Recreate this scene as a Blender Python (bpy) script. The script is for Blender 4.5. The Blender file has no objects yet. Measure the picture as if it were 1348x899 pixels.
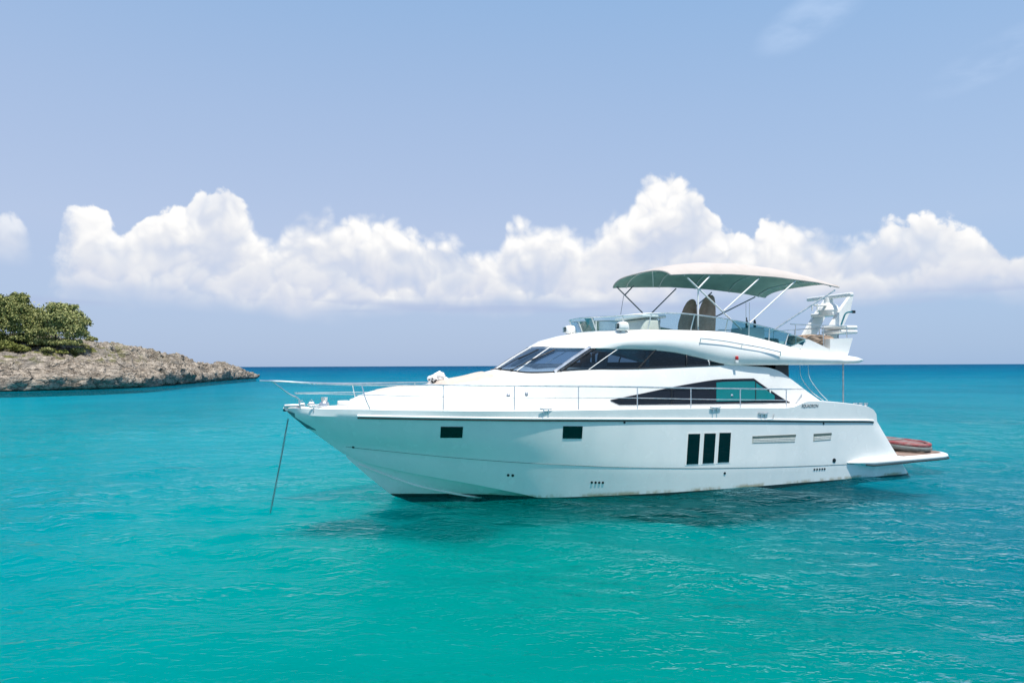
import bpy, bmesh, math, random
import numpy as np
from mathutils import Vector, Matrix, noise as mn
from mathutils.bvhtree import BVHTree
random.seed(7); rng = np.random.default_rng(7)
S = bpy.context.scene
COL = S.collection

# ------------------------------------------------------------------ camera
F, CX, CY, H = 899., 674., 449.5, 3.4
PITCH = math.atan((481.6-449.5)/899); ROLL = math.radians(0.21)
f0 = np.array([0, math.cos(PITCH), math.sin(PITCH)]); u0 = np.array([0, -math.sin(PITCH), math.cos(PITCH)])
r0 = np.array([1., 0, 0]); cr, sr = math.cos(ROLL), math.sin(ROLL)
CR = cr*r0-sr*u0
CU = cr*u0+sr*r0
EYE = np.array([0, 0, H])
cam = bpy.data.cameras.new('camera'); camo = bpy.data.objects.new('camera', cam); COL.objects.link(camo)
cam.sensor_width = 36; cam.lens = 36*F/1348; cam.clip_start = .1; cam.clip_end = 120000
M = Matrix.Identity(4)
for i in range(3):
    M[i][0] = CR[i]; M[i][1] = CU[i]; M[i][2] = -f0[i]; M[i][3] = EYE[i]
camo.matrix_world = M
S.camera = camo
S.render.engine = 'CYCLES'
S.cycles.max_bounces = 7; S.cycles.diffuse_bounces = 3; S.cycles.glossy_bounces = 3; S.cycles.transparent_max_bounces = 12
S.cycles.caustics_reflective = False; S.cycles.caustics_refractive = False; S.cycles.adaptive_threshold = .02

# ------------------------------------------------------------------ light, sky, exposure
SUN_EL, SUN_AZ = 71., 152.             # azimuth clockwise from +Y
SUN_STR, SKY_STR = 4.5, 0.10
S.view_settings.view_transform = 'Standard'; S.view_settings.look = 'None'
S.view_settings.exposure = 0.4; S.view_settings.gamma = 1; S.view_settings.use_curve_mapping = False
sl = bpy.data.lights.new('sun', 'SUN'); sl.energy = SUN_STR; sl.angle = math.radians(.53); sl.color = (1, .945, .86)
so = bpy.data.objects.new('sun', sl); COL.objects.link(so)
az, el = math.radians(SUN_AZ), math.radians(SUN_EL)
tosun = Vector((math.sin(az)*math.cos(el), math.cos(az)*math.cos(el), math.sin(el)))
so.rotation_euler = tosun.to_track_quat('Z', 'Y').to_euler(); so.location = (30, -30, 60)

def ray(u, v): return (u-CX)/F*CR-(v-CY)/F*CU+f0
def azel(u, v):
    d = ray(u, v); d = d/np.linalg.norm(d)
    return math.degrees(math.atan2(d[0], d[1])), math.degrees(math.asin(d[2]))

class NT:
    """small helper around a node tree"""
    def __init__(s, nt): s.nt = nt; s.n = nt.nodes; s.l = nt.links
    def new(s, t, **k):
        n = s.n.new(t)
        for a, b in k.items(): setattr(n, a, b)
        return n
    def put(s, sock, v):
        if isinstance(v, bpy.types.NodeSocket): s.l.new(v, sock)
        elif v is not None:
            if sock.type == 'RGBA' and len(v) == 3: v = (*v, 1)
            sock.default_value = v
    def m(s, op, a, b=None, c=None, clamp=False):
        n = s.new('ShaderNodeMath', operation=op); n.use_clamp = clamp
        for i, x in enumerate((a, b, c)):
            if x is not None: s.put(n.inputs[i], x)
        return n.outputs[0]
    def vm(s, op, a, b=None, sc=None):
        n = s.new('ShaderNodeVectorMath', operation=op)
        s.put(n.inputs[0], a)
        if b is not None: s.put(n.inputs[1], b)
        if sc is not None: s.put(n.inputs['Scale'], sc)
        return n.outputs[1] if op in ('LENGTH', 'DOT_PRODUCT', 'DISTANCE') else n.outputs[0]
    def ss(s, x, a, b, lo=0., hi=1.):
        n = s.new('ShaderNodeMapRange', interpolation_type='SMOOTHSTEP')
        for i, v in enumerate((x, a, b, lo, hi)): s.put(n.inputs[i], v)
        return n.outputs[0]
    def lin(s, x, a, b, lo=0., hi=1.):
        n = s.new('ShaderNodeMapRange')
        for i, v in enumerate((x, a, b, lo, hi)): s.put(n.inputs[i], v)
        return n.outputs[0]
    def mix(s, f, a, b, bt='MIX'):
        n = s.new('ShaderNodeMix', data_type='RGBA', blend_type=bt)
        s.put(n.inputs[0], f); s.put(n.inputs[6], a); s.put(n.inputs[7], b)
        return n.outputs[2]
    def noise(s, vec, scale, detail=4, rough=.5, dist=0., out=0):
        n = s.new('ShaderNodeTexNoise'); s.put(n.inputs['Vector'], vec)
        n.inputs['Scale'].default_value = scale; n.inputs['Detail'].default_value = detail
        n.inputs['Roughness'].default_value = rough; n.inputs['Distortion'].default_value = dist
        return n.outputs[out]
    def vor(s, vec, scale, feature='SMOOTH_F1', detail=0, rough=.5, smooth=.6):
        n = s.new('ShaderNodeTexVoronoi', feature=feature); s.put(n.inputs['Vector'], vec)
        n.inputs['Scale'].default_value = scale; n.inputs['Detail'].default_value = detail
        n.inputs['Roughness'].default_value = rough
        if 'Smoothness' in n.inputs and feature == 'SMOOTH_F1': n.inputs['Smoothness'].default_value = smooth
        return n.outputs['Distance']
    def ramp(s, f, stops, interp='LINEAR'):
        n = s.new('ShaderNodeValToRGB'); n.color_ramp.interpolation = interp
        e = n.color_ramp.elements
        while len(e) < len(stops): e.new(.5)
        for k, (p, c) in zip(e, stops): k.position = p; k.color = (*c, 1) if len(c) == 3 else c
        s.put(n.inputs[0], f); return n.outputs[0]
    def xyz(s, v):
        n = s.new('ShaderNodeSeparateXYZ'); s.put(n.inputs[0], v); return n.outputs

W = bpy.data.worlds.new('World'); S.world = W; W.use_nodes = True
def build_world():
    t = NT(W.node_tree); t.n.clear()
    out = t.new('ShaderNodeOutputWorld'); bg = t.new('ShaderNodeBackground')
    t.l.new(bg.outputs[0], out.inputs[0])
    bg.inputs[1].default_value = SKY_STR
    sky = t.new('ShaderNodeTexSky', sky_type='NISHITA'); sky.sun_disc = False
    sky.sun_elevation = math.radians(SUN_EL); sky.sun_rotation = math.radians(SUN_AZ)
    sky.air_density = 1.0; sky.dust_density = 1.2; sky.ozone_density = 1.0
    d = t.new('ShaderNodeTexCoord').outputs['Generated']
    d = t.vm('NORMALIZE', d)
    x, y, z = t.xyz(d)
    az = t.m('MULTIPLY', t.m('ARCTAN2', x, y), 57.29578)
    el = t.m('MULTIPLY', t.m('ARCSINE', z), 57.29578)
    # soft lavender haze of a humid tropical sky
    hz = t.ramp(t.lin(el, -2, 34), [(0, (3.5, 4.85, 7.5)), (.12, (3.6, 4.85, 7.5)), (.35, (4.15, 5.25, 7.75)), (.6, (3.5, 4.9, 7.7)), (.85, (2.75, 4.5, 7.6)), (1, (2.4, 4.1, 7.2))])
    side = t.ss(az, -10, 45)
    hz = t.mix(1., hz, (.90, .86, .80), 'MULTIPLY')
    hz = t.mix(t.m('MULTIPLY', side, .5), hz, t.mix(1., hz, (.80, .97, 1.03), 'MULTIPLY'))
    fade = t.ss(el, 30, 75, .85, .5)
    skyc = t.mix(fade, sky.outputs[0], hz)
    # cumulus bank: its top follows a profile over azimuth, billowed by fractal cells
    prof = [(-60, 292), (0, 288), (20, 284), (34, 296), (45, 322), (58, 338), (70, 326), (80, 296), (90, 284), (100, 282), (110, 290), (120, 283), (136, 282), (148, 294), (160, 300), (172, 298), (185, 288), (210, 280), (238, 276), (250, 262), (266, 248), (288, 244), (304, 250), (316, 264), (330, 282), (346, 304), (356, 310), (368, 298), (380, 284), (400, 281), (440, 284), (460, 281), (480, 279), (505, 282), (522, 292), (540, 306), (560, 312), (600, 316), (620, 322), (644, 326), (658, 318), (668, 296), (690, 290), (740, 294), (770, 304), (788, 300), (800, 286), (818, 282), (832, 262), (842, 238), (858, 228), (882, 226), (902, 232), (918, 246), (928, 268), (940, 288), (955, 298), (985, 302), (1020, 300), (1050, 300), (1078, 300), (1096, 308), (1110, 314), (1124, 308), (1140, 300), (1165, 294), (1185, 284), (1205, 282), (1225, 292), (1250, 302), (1290, 306), (1310, 316), (1330, 330), (1348, 336), (1420, 345)]
    fc = t.new('ShaderNodeFloatCurve')
    A0, A1, E1 = -50., 50., 20.
    cv = fc.mapping.curves[0]; pts = [((azel(u, v)[0]-A0)/(A1-A0), azel(u, v)[1]/E1) for u, v in prof]
    pts = [p for p in pts if 0 <= p[0] <= 1]
    pts = [(0., .5)]+pts+[(1., .42)]
    cv.points[0].location = pts[0]; cv.points[1].location = pts[-1]
    for p in pts[1:-1]: cv.points.new(*p)
    for p in cv.points: p.handle_type = 'AUTO_CLAMPED'
    fc.mapping.update()
    t.put(fc.inputs['Value'], t.lin(az, A0, A1))
    top = t.m('MULTIPLY', fc.outputs[0], E1)
    warp = t.noise(d, 12, 2, .5, out=1)
    dw = t.vm('ADD', d, t.vm('SCALE', t.vm('SUBTRACT', warp, (.5, .5, .5)), sc=.03))
    def billow(v):
        o = None
        for sc, am in ((15, 1.), (33, .5), (70, .26)):
            n = t.m('MULTIPLY', t.m('ABSOLUTE', t.m('SUBTRACT', t.noise(v, sc, 0), .5)), 2*am)
            o = n if o is None else t.m('ADD', o, n)
        return t.m('SUBTRACT', o, .44)
    B = billow(dw)
    B2 = billow(t.vm('ADD', dw, (.006, 0, .012)))
    fine = t.m('SUBTRACT', t.noise(dw, 45, 4, .62), .5)
    ins = t.m('ADD', t.m('SUBTRACT', top, el), t.m('ADD', t.m('MULTIPLY', B, 2.0), t.m('ADD', t.m('MULTIPLY', fine, 1.3), .25)))
    soft = t.noise(d, 5, 1, .5)
    wtop = t.ss(soft, .40, .60, .45, 1.7)
    a_top = t.ss(ins, 0., wtop)
    lowm = t.noise(t.vm('MULTIPLY', dw, (1, 1, 2.0)), 6, 3, .5)
    eb = t.m('ADD', el, t.m('MULTIPLY', t.m('SUBTRACT', lowm, .5), 4.))
    a_bot = t.ss(eb, 3.7, 6.4)
    thin = t.ss(t.m('ADD', lowm, t.m('MULTIPLY', B, .4)), .28, .52, .68, .98)
    left = t.m('MAXIMUM', t.ss(t.m('ADD', az, t.m('MULTIPLY', fine, 3.)), -34.4, -32.2), t.m('MULTIPLY', t.ss(az, -36.2, -35.0, .6, 0.), t.ss(el, 6.6, 8.6)))
    alpha = t.m('MULTIPLY', t.m('MULTIPLY', a_top, a_bot), t.m('MULTIPLY', thin, left))
    edgefade = t.ss(t.m('ABSOLUTE', az), 60, 75, 1., 0.)
    alpha = t.m('MULTIPLY', alpha, edgefade)
    hgt = t.m('DIVIDE', t.m('SUBTRACT', el, 4.8), t.m('SUBTRACT', t.m('MAXIMUM', top, 7.5), 4.8))
    rel = t.m('MULTIPLY', t.m('SUBTRACT', B, B2), .55)
    lit = t.m('ADD', t.m('ADD', t.ss(hgt, .0, 1.0, .14, .95), rel), t.m('ADD', t.m('MULTIPLY', t.m('SUBTRACT', lowm, .5), 1.3), t.m('MULTIPLY', fine, .2)))
    # nearer, lower towers standing in front of the bank
    for sd, (lo, hi), dep in ((3.1, (5.6, 10.6), 2.6), (7.7, (4.8, 8.2), 1.8)):
        tw = t.lin(t.noise(t.vm('ADD', t.vm('MULTIPLY', d, (1, 1, 0)), (sd, sd, sd)), 7.5, 2, .55), .32, .68, lo, hi)
        i2 = t.m('ADD', t.m('SUBTRACT', tw, el), t.m('ADD', t.m('MULTIPLY', B, 1.5), t.m('MULTIPLY', fine, 1.2)))
        l2 = t.m('ADD', t.ss(i2, 0., dep, .90, .22), t.m('ADD', rel, t.m('MULTIPLY', fine, .3)))
        lit = t.m('ADD', lit, t.m('MULTIPLY', t.ss(i2, 0., .8, 0., .6), t.m('SUBTRACT', l2, lit)))
    lit = t.m('ADD', lit, 0., clamp=True)
    cc = t.ramp(lit, [(0, (4.7, 5.15, 6.3)), (.35, (5.5, 5.75, 6.45)), (.7, (6.4, 6.5, 6.8)), (1, (7.9, 7.8, 7.65))])
    skyc = t.mix(alpha, skyc, cc)
    # flat dark bases
    bn = t.noise(t.vm('MULTIPLY', d, (1, 1, 9)), 4.5, 2, .5)
    db = t.m('MULTIPLY', t.m('MULTIPLY', t.ss(el, 4.2, 4.75), t.ss(el, 4.9, 5.7, 1., 0.)), t.ss(bn, .46, .62))
    skyc = t.mix(t.m('MULTIPLY', db, .6), skyc, (3.3, 4.0, 5.7))
    # high wisps
    wn = t.noise(t.vm('MULTIPLY', d, (1, 1, 2.5)), 10, 4, .55)
    def wisp(u, v, ra, re, tilt, amt):
        nonlocal skyc
        a, e = azel(u, v)
        da, de = t.m('SUBTRACT', az, a), t.m('SUBTRACT', el, e)
        de = t.m('SUBTRACT', de, t.m('MULTIPLY', da, tilt))
        q = t.m('ADD', t.m('POWER', t.m('DIVIDE', da, ra), 2.), t.m('POWER', t.m('DIVIDE', de, re), 2.))
        n = wn
        skyc = t.mix(t.m('MULTIPLY', t.m('MULTIPLY', t.ss(q, 0., 1., 1., 0.), t.ss(n, .35, .7)), amt), skyc, (6.4, 7.4, 9.0))
    wisp(1068, 24, 4.8, 2.0, .3, .22); wisp(1310, 76, 5, 1.6, .3, .22)
    t.put(bg.inputs[0], skyc)
build_world(); W.cycles.sampling_method = 'MANUAL'; W.cycles.sample_map_resolution = 256

# ------------------------------------------------------------------ materials
def mat(name, col, rough=.5, metal=0., var=.0, vscale=3., col2=None, spec=.5, coat=0., bump=0., bscale=40.):
    m = bpy.data.materials.new(name); m.use_nodes = True
    t = NT(m.node_tree); b = t.n['Principled BSDF']
    oc = t.new('ShaderNodeTexCoord').outputs['Object']
    if var or col2:
        c2 = col2 or tuple(c*(1-var) for c in col)
        n = t.noise(oc, vscale, 5, .6)
        t.put(b.inputs['Base Color'], t.mix(t.ss(n, .38, .66), col, c2))
    else: t.put(b.inputs['Base Color'], col)
    n2 = t.noise(oc, 6, 4, .6)
    t.put(b.inputs['Roughness'], t.lin(n2, .3, .7, rough*.8, min(1, rough*1.25)))
    b.inputs['Metallic'].default_value = metal; b.inputs['Specular IOR Level'].default_value = spec
    b.inputs['Coat Weight'].default_value = coat; b.inputs['Coat Roughness'].default_value = .08
    if bump:
        bn = t.new('ShaderNodeBump'); bn.inputs['Strength'].default_value = bump; bn.inputs['Distance'].default_value = .02
        t.put(bn.inputs['Height'], t.noise(oc, bscale, 5, .6)); t.l.new(bn.outputs[0], b.inputs['Normal'])
    return m
def glass(name, tint, trans, rough=.02, base=(.01, .015, .02)):
    m = bpy.data.materials.new(name); m.use_nodes = True
    t = NT(m.node_tree); t.n.clear()
    out = t.new('ShaderNodeOutputMaterial')
    tr = t.new('ShaderNodeBsdfTransparent'); t.put(tr.inputs[0], tint)
    df = t.new('ShaderNodeBsdfDiffuse'); t.put(df.inputs[0], base)
    gl = t.new('ShaderNodeBsdfGlossy'); gl.inputs['Roughness'].default_value = rough
    mx = t.new('ShaderNodeMixShader'); t.put(mx.inputs[0], trans); t.l.new(df.outputs[0], mx.inputs[1]); t.l.new(tr.outputs[0], mx.inputs[2])
    fr = t.new('ShaderNodeFresnel'); fr.inputs[0].default_value = 1.5
    bn = t.new('ShaderNodeBump'); bn.inputs['Strength'].default_value = .05
    t.put(bn.inputs['Height'], t.noise(t.new('ShaderNodeTexCoord').outputs['Object'], .9, 2))
    t.l.new(bn.outputs[0], gl.inputs['Normal'])
    m2 = t.new('ShaderNodeMixShader'); t.l.new(fr.outputs[0], m2.inputs[0]); t.l.new(mx.outputs[0], m2.inputs[1]); t.l.new(gl.outputs[0], m2.inputs[2])
    t.l.new(m2.outputs[0], out.inputs[0])
    return m

def gelcoat_hull():
    m = bpy.data.materials.new('hull_gelcoat'); m.use_nodes = True
    t = NT(m.node_tree); b = t.n['Principled BSDF']
    oc = t.new('ShaderNodeTexCoord').outputs['Object']; x, y, z = t.xyz(oc)
    n = t.noise(t.vm('MULTIPLY', oc, (1, 1, .35)), 1.7, 5, .6)
    c = t.mix(t.ss(n, .4, .75), (.80, .81, .80), (.74, .765, .76))
    # rust and weed staining just above the waterline, streaks, dark bottom paint below
    zn = t.m('ADD', z, t.m('MULTIPLY', t.m('SUBTRACT', t.noise(oc, 5, 5, .7), .5), .12))
    st = t.m('MULTIPLY', t.ss(zn, .05, .15, 1., 0.), t.ss(t.noise(t.vm('MULTIPLY', oc, (1, 1, 0)), 1.3, 4, .7), .42, .6))
    c = t.mix(t.m('MULTIPLY', st, .8), c, (.34, .25, .11))
    scr = t.noise(t.vm('MULTIPLY', oc, (1.2, 1, 5)), 5, 6, .75)
    c = t.mix(t.m('MULTIPLY', t.ss(scr, .66, .72), .16), c, (.4, .44, .43))
    bow = t.ss(x, 12.2, 14.5, .035, .075)
    c = t.mix(t.ss(t.m('SUBTRACT', z, bow), -.006, .006, 1., 0.), c, (.012, .016, .018))
    t.put(b.inputs['Base Color'], c)
    t.put(b.inputs['Roughness'], t.lin(t.noise(oc, 3, 5), .3, .7, .16, .3))
    b.inputs['Coat Weight'].default_value = .6; b.inputs['Coat Roughness'].default_value = .05
    bn = t.new('ShaderNodeBump'); bn.inputs['Strength'].default_value = .10; bn.inputs['Distance'].default_value = .05
    t.put(bn.inputs['Height'], t.noise(oc, 1.2, 2)); t.l.new(bn.outputs[0], b.inputs['Normal'])
    return m
MT = dict(
    hull=gelcoat_hull(),
    white=mat('white_gelcoat', (.82, .82, .80), .24, var=.05, vscale=1.4, coat=.2),
    nonskid=mat('pinkish_deck', (.54, .475, .43), .7, var=.08, vscale=5),
    steel=mat('polished_steel', (.80, .80, .80), .33, 1., var=.15, vscale=9),
    white_tube=mat('white_painted_tube', (.8, .8, .79), .3, var=.05),
    dark_tube=mat('grey_tube', (.22, .24, .27), .3, .6, var=.2, vscale=8),
    rubber=mat('dark_rubber', (.02, .022, .022), .6, var=.3, vscale=9),
    black=mat('black_trim', (.012, .014, .016), .35, var=.3, vscale=6),
    beige=mat('beige_cushion', (.57, .49, .42), .85, var=.12, vscale=4, bump=.2, bscale=60),
    brown=mat('brown_canvas_cover', (.30, .215, .155), .9, col2=(.37, .275, .21), vscale=7, bump=.5, bscale=14),
    canvas=mat('cream_canvas', (.47, .43, .405), .9, var=.06, vscale=2.5, bump=.35, bscale=5),
    lining=mat('green_canvas_lining', (.36, .53, .45), .9, col2=(.29, .44, .375), vscale=1.6, bump=.3, bscale=5),
    window=glass('dark_tinted_glass', (.18, .26, .36), .10, base=(.006, .01, .018)),
    screen=glass('tinted_windscreen_glass', (.66, .80, .96), .72, base=(.075, .15, .26)),
    teal_glass=glass('teal_glass', (.05, .5, .55), .2, base=(.0, .22, .24)),  # base teal stands in for sea and reflections showing in the glass
    perspex=glass('clear_perspex', (.76, .90, .93), .90, base=(.3, .45, .47)),
    perspex_teal=glass('teal_perspex', (.30, .60, .68), .74, base=(.02, .13, .18)),
    hull_window=glass('hull_window_glass', (.0, .02, .02), .0, base=(.0, .012, .012)),
    vent=mat('vent_louvre', (.50, .50, .44), .6, var=.2, vscale=12),
    ventshade=mat('vent_shade_strip', (.10, .14, .13), .7, var=.2),
    teak=mat('weathered_teak', (.28, .19, .15), .8, col2=(.2, .15, .135), vscale=14),
    inter=mat('cabin_interior', (.10, .105, .11), .7, var=.3, vscale=2),
    interw=mat('cabin_lining', (.42, .42, .42), .7, var=.2, vscale=2),
    red=mat('red_lens', (.55, .03, .03), .3, var=.2),
    pinkrub=mat('faded_red_cover', (.20, .06, .06), .7, col2=(.22, .19, .18), vscale=4),
    redrub=mat('red_rubber', (.24, .035, .042), .6, col2=(.27, .18, .17), vscale=2.4),
    greyrub=mat('grey_rubber', (.17, .20, .195), .6, var=.3, vscale=6),
    chain=mat('galvanised_chain', (.05, .06, .075), .55, .5, var=.4, vscale=18),
    cloth=mat('white_towelling', (.80, .78, .77), .95, var=.08, vscale=9, bump=.6, bscale=22),
    blackcloth=mat('black_cloth', (.02, .018, .02), .9, var=.3, vscale=12),
    bottle=mat('dark_green_bottle', (.006, .02, .012), .12, var=.4, vscale=20),
    text=mat('grey_lettering', (.17, .19, .20), .4, var=.1),
    tumbler=glass('clear_tumbler', (.85, .9, .92), .85, base=(.7, .75, .78)),
)

# ------------------------------------------------------------------ mesh helpers
def link(name, me, parent=None):
    o = bpy.data.objects.new(name, me); COL.objects.link(o)
    if parent: o.parent = parent
    return o
def obj(name, vf, m, parent=None, sharp=38):
    me = bpy.data.meshes.new(name); me.from_pydata([tuple(map(float, v)) for v in vf[0]], [], vf[1])
    bm = bmesh.new(); bm.from_mesh(me)
    bmesh.ops.remove_doubles(bm, verts=bm.verts, dist=1e-4)
    bmesh.ops.recalc_face_normals(bm, faces=bm.faces); bm.to_mesh(me); bm.free()
    for ma in (m if isinstance(m, (list, tuple)) else [m]): me.materials.append(ma)
    for p in me.polygons: p.use_smooth = True
    me.set_sharp_from_angle(angle=math.radians(sharp)); me.update()
    return link(name, me, parent)
def thing(o, label, cat, group=None):
    o['label'] = label; o['category'] = cat
    if group: o['group'] = group
    return o
def empty(name, loc, rz=0):
    o = bpy.data.objects.new(name, None); COL.objects.link(o); o.location = loc; o.rotation_euler = (0, 0, rz); o.empty_display_size = .3
    return o
def merge(*parts):
    V, Fc = [], []
    for v, f in parts:
        k = len(V); V += [tuple(q) for q in v]; Fc += [tuple(i+k for i in g) for g in f]
    return V, Fc
def cr_pts(pts, n=None, per=None, closed=False):
    """Catmull-Rom through pts; per = samples per segment (keeps index), n = resample by arc length"""
    p = [np.array(q, float) for q in pts]; out = []
    k = per or 12; N = len(p)
    for i in range(N-1):
        a = p[max(i-1, 0)]; b = p[i]; c = p[i+1]; d = p[min(i+2, N-1)]
        if i == 0: a = 2*b-c
        if i == N-2: d = 2*c-b
        for j in range(k):
            s = j/k
            out.append(.5*((2*b)+(-a+c)*s+(2*a-5*b+4*c-d)*s*s+(-a+3*b-3*c+d)*s**3))
    out.append(p[-1]); out = np.array(out)
    if n:
        L = np.r_[0, np.cumsum(np.linalg.norm(np.diff(out, axis=0), axis=1))]
        q = np.linspace(0, L[-1], n)
        out = np.stack([np.interp(q, L, out[:, c]) for c in range(out.shape[1])], 1)
    return out
def loft(rows):
    n = len(rows[0]); V = [p for r in rows for p in r]; Fc = []
    for i in range(len(rows)-1):
        for j in range(n-1):
            Fc.append((i*n+j, i*n+j+1, (i+1)*n+j+1, (i+1)*n+j))
    return V, Fc
def mir(vf):
    V, Fc = vf; k = len(V)
    return list(map(tuple, V))+[(v[0], -v[1], v[2]) for v in V], list(Fc)+[tuple(i+k for i in f[::-1]) for f in Fc]
def tube(pts, r, seg=8, cap=True):
    p = [np.array(q, float) for q in pts]; n = len(p); V = []; Fc = []
    rr = r if hasattr(r, '__len__') else [r]*n
    t0 = p[1]-p[0]; t0 /= np.linalg.norm(t0)
    up = np.array([0, 0, 1.]) if abs(t0[2]) < .9 else np.array([1., 0, 0])
    nr = np.cross(t0, up); nr /= np.linalg.norm(nr)
    for i in range(n):
        t = p[min(i+1, n-1)]-p[max(i-1, 0)]; t /= np.linalg.norm(t)+1e-12
        nr = nr-t*(nr@t); nr /= np.linalg.norm(nr)+1e-12; bn = np.cross(t, nr)
        for j in range(seg):
            a = 2*math.pi*j/seg; V.append(p[i]+rr[i]*(math.cos(a)*nr+math.sin(a)*bn))
    for i in range(n-1):
        for j in range(seg):
            k = (j+1) % seg; Fc.append((i*seg+j, i*seg+k, (i+1)*seg+k, (i+1)*seg+j))
    if cap: Fc += [tuple(range(seg))[::-1], tuple(range((n-1)*seg, n*seg))]
    return V, Fc
def rbox(c, s, bev=.03, seg=3, taper=None, shear=None, rz=0, ry=0):
    """bevelled box: centre c, size s; taper scales the top in (x, y); shear shifts the top"""
    bm = bmesh.new(); bmesh.ops.create_cube(bm, size=1)
    for v in bm.verts:
        top = v.co.z > 0
        v.co = Vector((v.co.x*s[0], v.co.y*s[1], v.co.z*s[2]))
        if taper and top: v.co.x *= taper[0]; v.co.y *= taper[1]
        if shear and top: v.co.x += shear[0]; v.co.y += shear[1]
    if bev: bmesh.ops.bevel(bm, geom=bm.edges[:], offset=bev, segments=seg, profile=.5, affect='EDGES')
    R3 = Matrix.Rotation(rz, 3, 'Z') @ Matrix.Rotation(ry, 3, 'Y')
    bm.verts.index_update()
    V = [tuple((R3 @ v.co)+Vector(c)) for v in bm.verts]; Fc = [tuple(v.index for v in f.verts) for f in bm.faces]
    bm.free(); return V, Fc
def lathe(prof, c=(0, 0, 0), seg=20, axis='Z'):
    V = []; Fc = []; n = len(prof)
    for j in range(seg):
        a = 2*math.pi*j/seg
        for r, h in prof:
            q = (r*math.cos(a), r*math.sin(a), h)
            if axis == 'Y': q = (q[0], q[2], q[1])
            if axis == 'X': q = (q[2], q[0], q[1])
            V.append((q[0]+c[0], q[1]+c[1], q[2]+c[2]))
    for j in range(seg):
        k = (j+1) % seg
        for i in range(n-1): Fc.append((j*n+i, k*n+i, k*n+i+1, j*n+i+1))
    return V, Fc
def prism(poly, off):
    """closed slab: polygon of 3-D points extruded by vector off"""
    n = len(poly); off = np.array(off, float)
    V = [np.array(p, float) for p in poly]+[np.array(p, float)+off for p in poly]
    Fc = [tuple(range(n))[::-1], tuple(range(n, 2*n))]+[(i, (i+1) % n, n+(i+1) % n, n+i) for i in range(n)]
    return V, Fc

# ------------------------------------------------------------------ water: one sheet to the horizon
def wave_field(n, L, kdir, lmin, lmax, seed, spread=2, power=2.2):
    g = np.random.default_rng(seed)
    k1 = np.fft.fftfreq(n, L/n)*2*np.pi; kx, ky = np.meshgrid(k1, k1, indexing='ij')
    k = np.hypot(kx, ky); k[0, 0] = 1
    A = k**(-power/1.0)*((k > 2*np.pi/lmax) & (k < 2*np.pi/lmin))
    c = (kx*math.cos(kdir)+ky*math.sin(kdir))/k
    A = A*(np.abs(c)**spread+.06)
    h = np.fft.ifft2((g.normal(size=k.shape)+1j*g.normal(size=k.shape))*A).real
    gx = np.gradient(h, L/n, axis=0); gy = np.gradient(h, L/n, axis=1)
    return h/np.sqrt((gx**2+gy**2).mean())
def sample(h, L, x, y):
    n = h.shape[0]; fx = (x/L*n) % n; fy = (y/L*n) % n
    i = fx.astype(int); j = fy.astype(int); a = fx-i; b = fy-j; i2 = (i+1) % n; j2 = (j+1) % n
    return (h[i, j]*(1-a)+h[i2, j]*a)*(1-b)+(h[i, j2]*(1-a)+h[i2, j2]*a)*b
def sea_colour(t, p):
    x, y, z = t.xyz(p)
    n1 = t.noise(p, .042, 3, .5); n2 = t.noise(p, .011, 3, .5)
    yy = t.m('ADD', y, t.m('MULTIPLY', t.m('MULTIPLY', t.m('SUBTRACT', n2, .5), 1.1), y))
    ly = t.m('LOGARITHM', t.m('MAXIMUM', yy, 2.), 10.)
    c = t.ramp(t.lin(ly, .6, 3.4), [(0, (0., .185, .175)), (.2, (0., .21, .20)), (.31, (0., .22, .255)), (.48, (0., .185, .265)), (.66, (0., .125, .225)), (.82, (0., .08, .175)), (1, (0., .058, .145))])
    rt = t.m('MULTIPLY', t.ss(t.m('ADD', x, t.m('MULTIPLY', n1, 6.)), 3.5, 15.), t.ss(y, 15., 40., 1., .25))
    c = t.mix(t.m('MULTIPLY', rt, .75), c, (0., .118, .20))
    lf = t.ss(t.m('ADD', x, t.m('MULTIPLY', n1, 5.)), -11., 2., 1., 0.)
    c = t.mix(t.m('MULTIPLY', t.m('MULTIPLY', lf, t.ss(y, 30., 130., 1., .0)), .8), c, (0., .225, .285))
    pt = t.ss(n1, .44, .62)
    return t.mix(t.m('MULTIPLY', pt, .6), c, t.mix(1., c, (1., .66, .74), 'MULTIPLY'))
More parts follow.
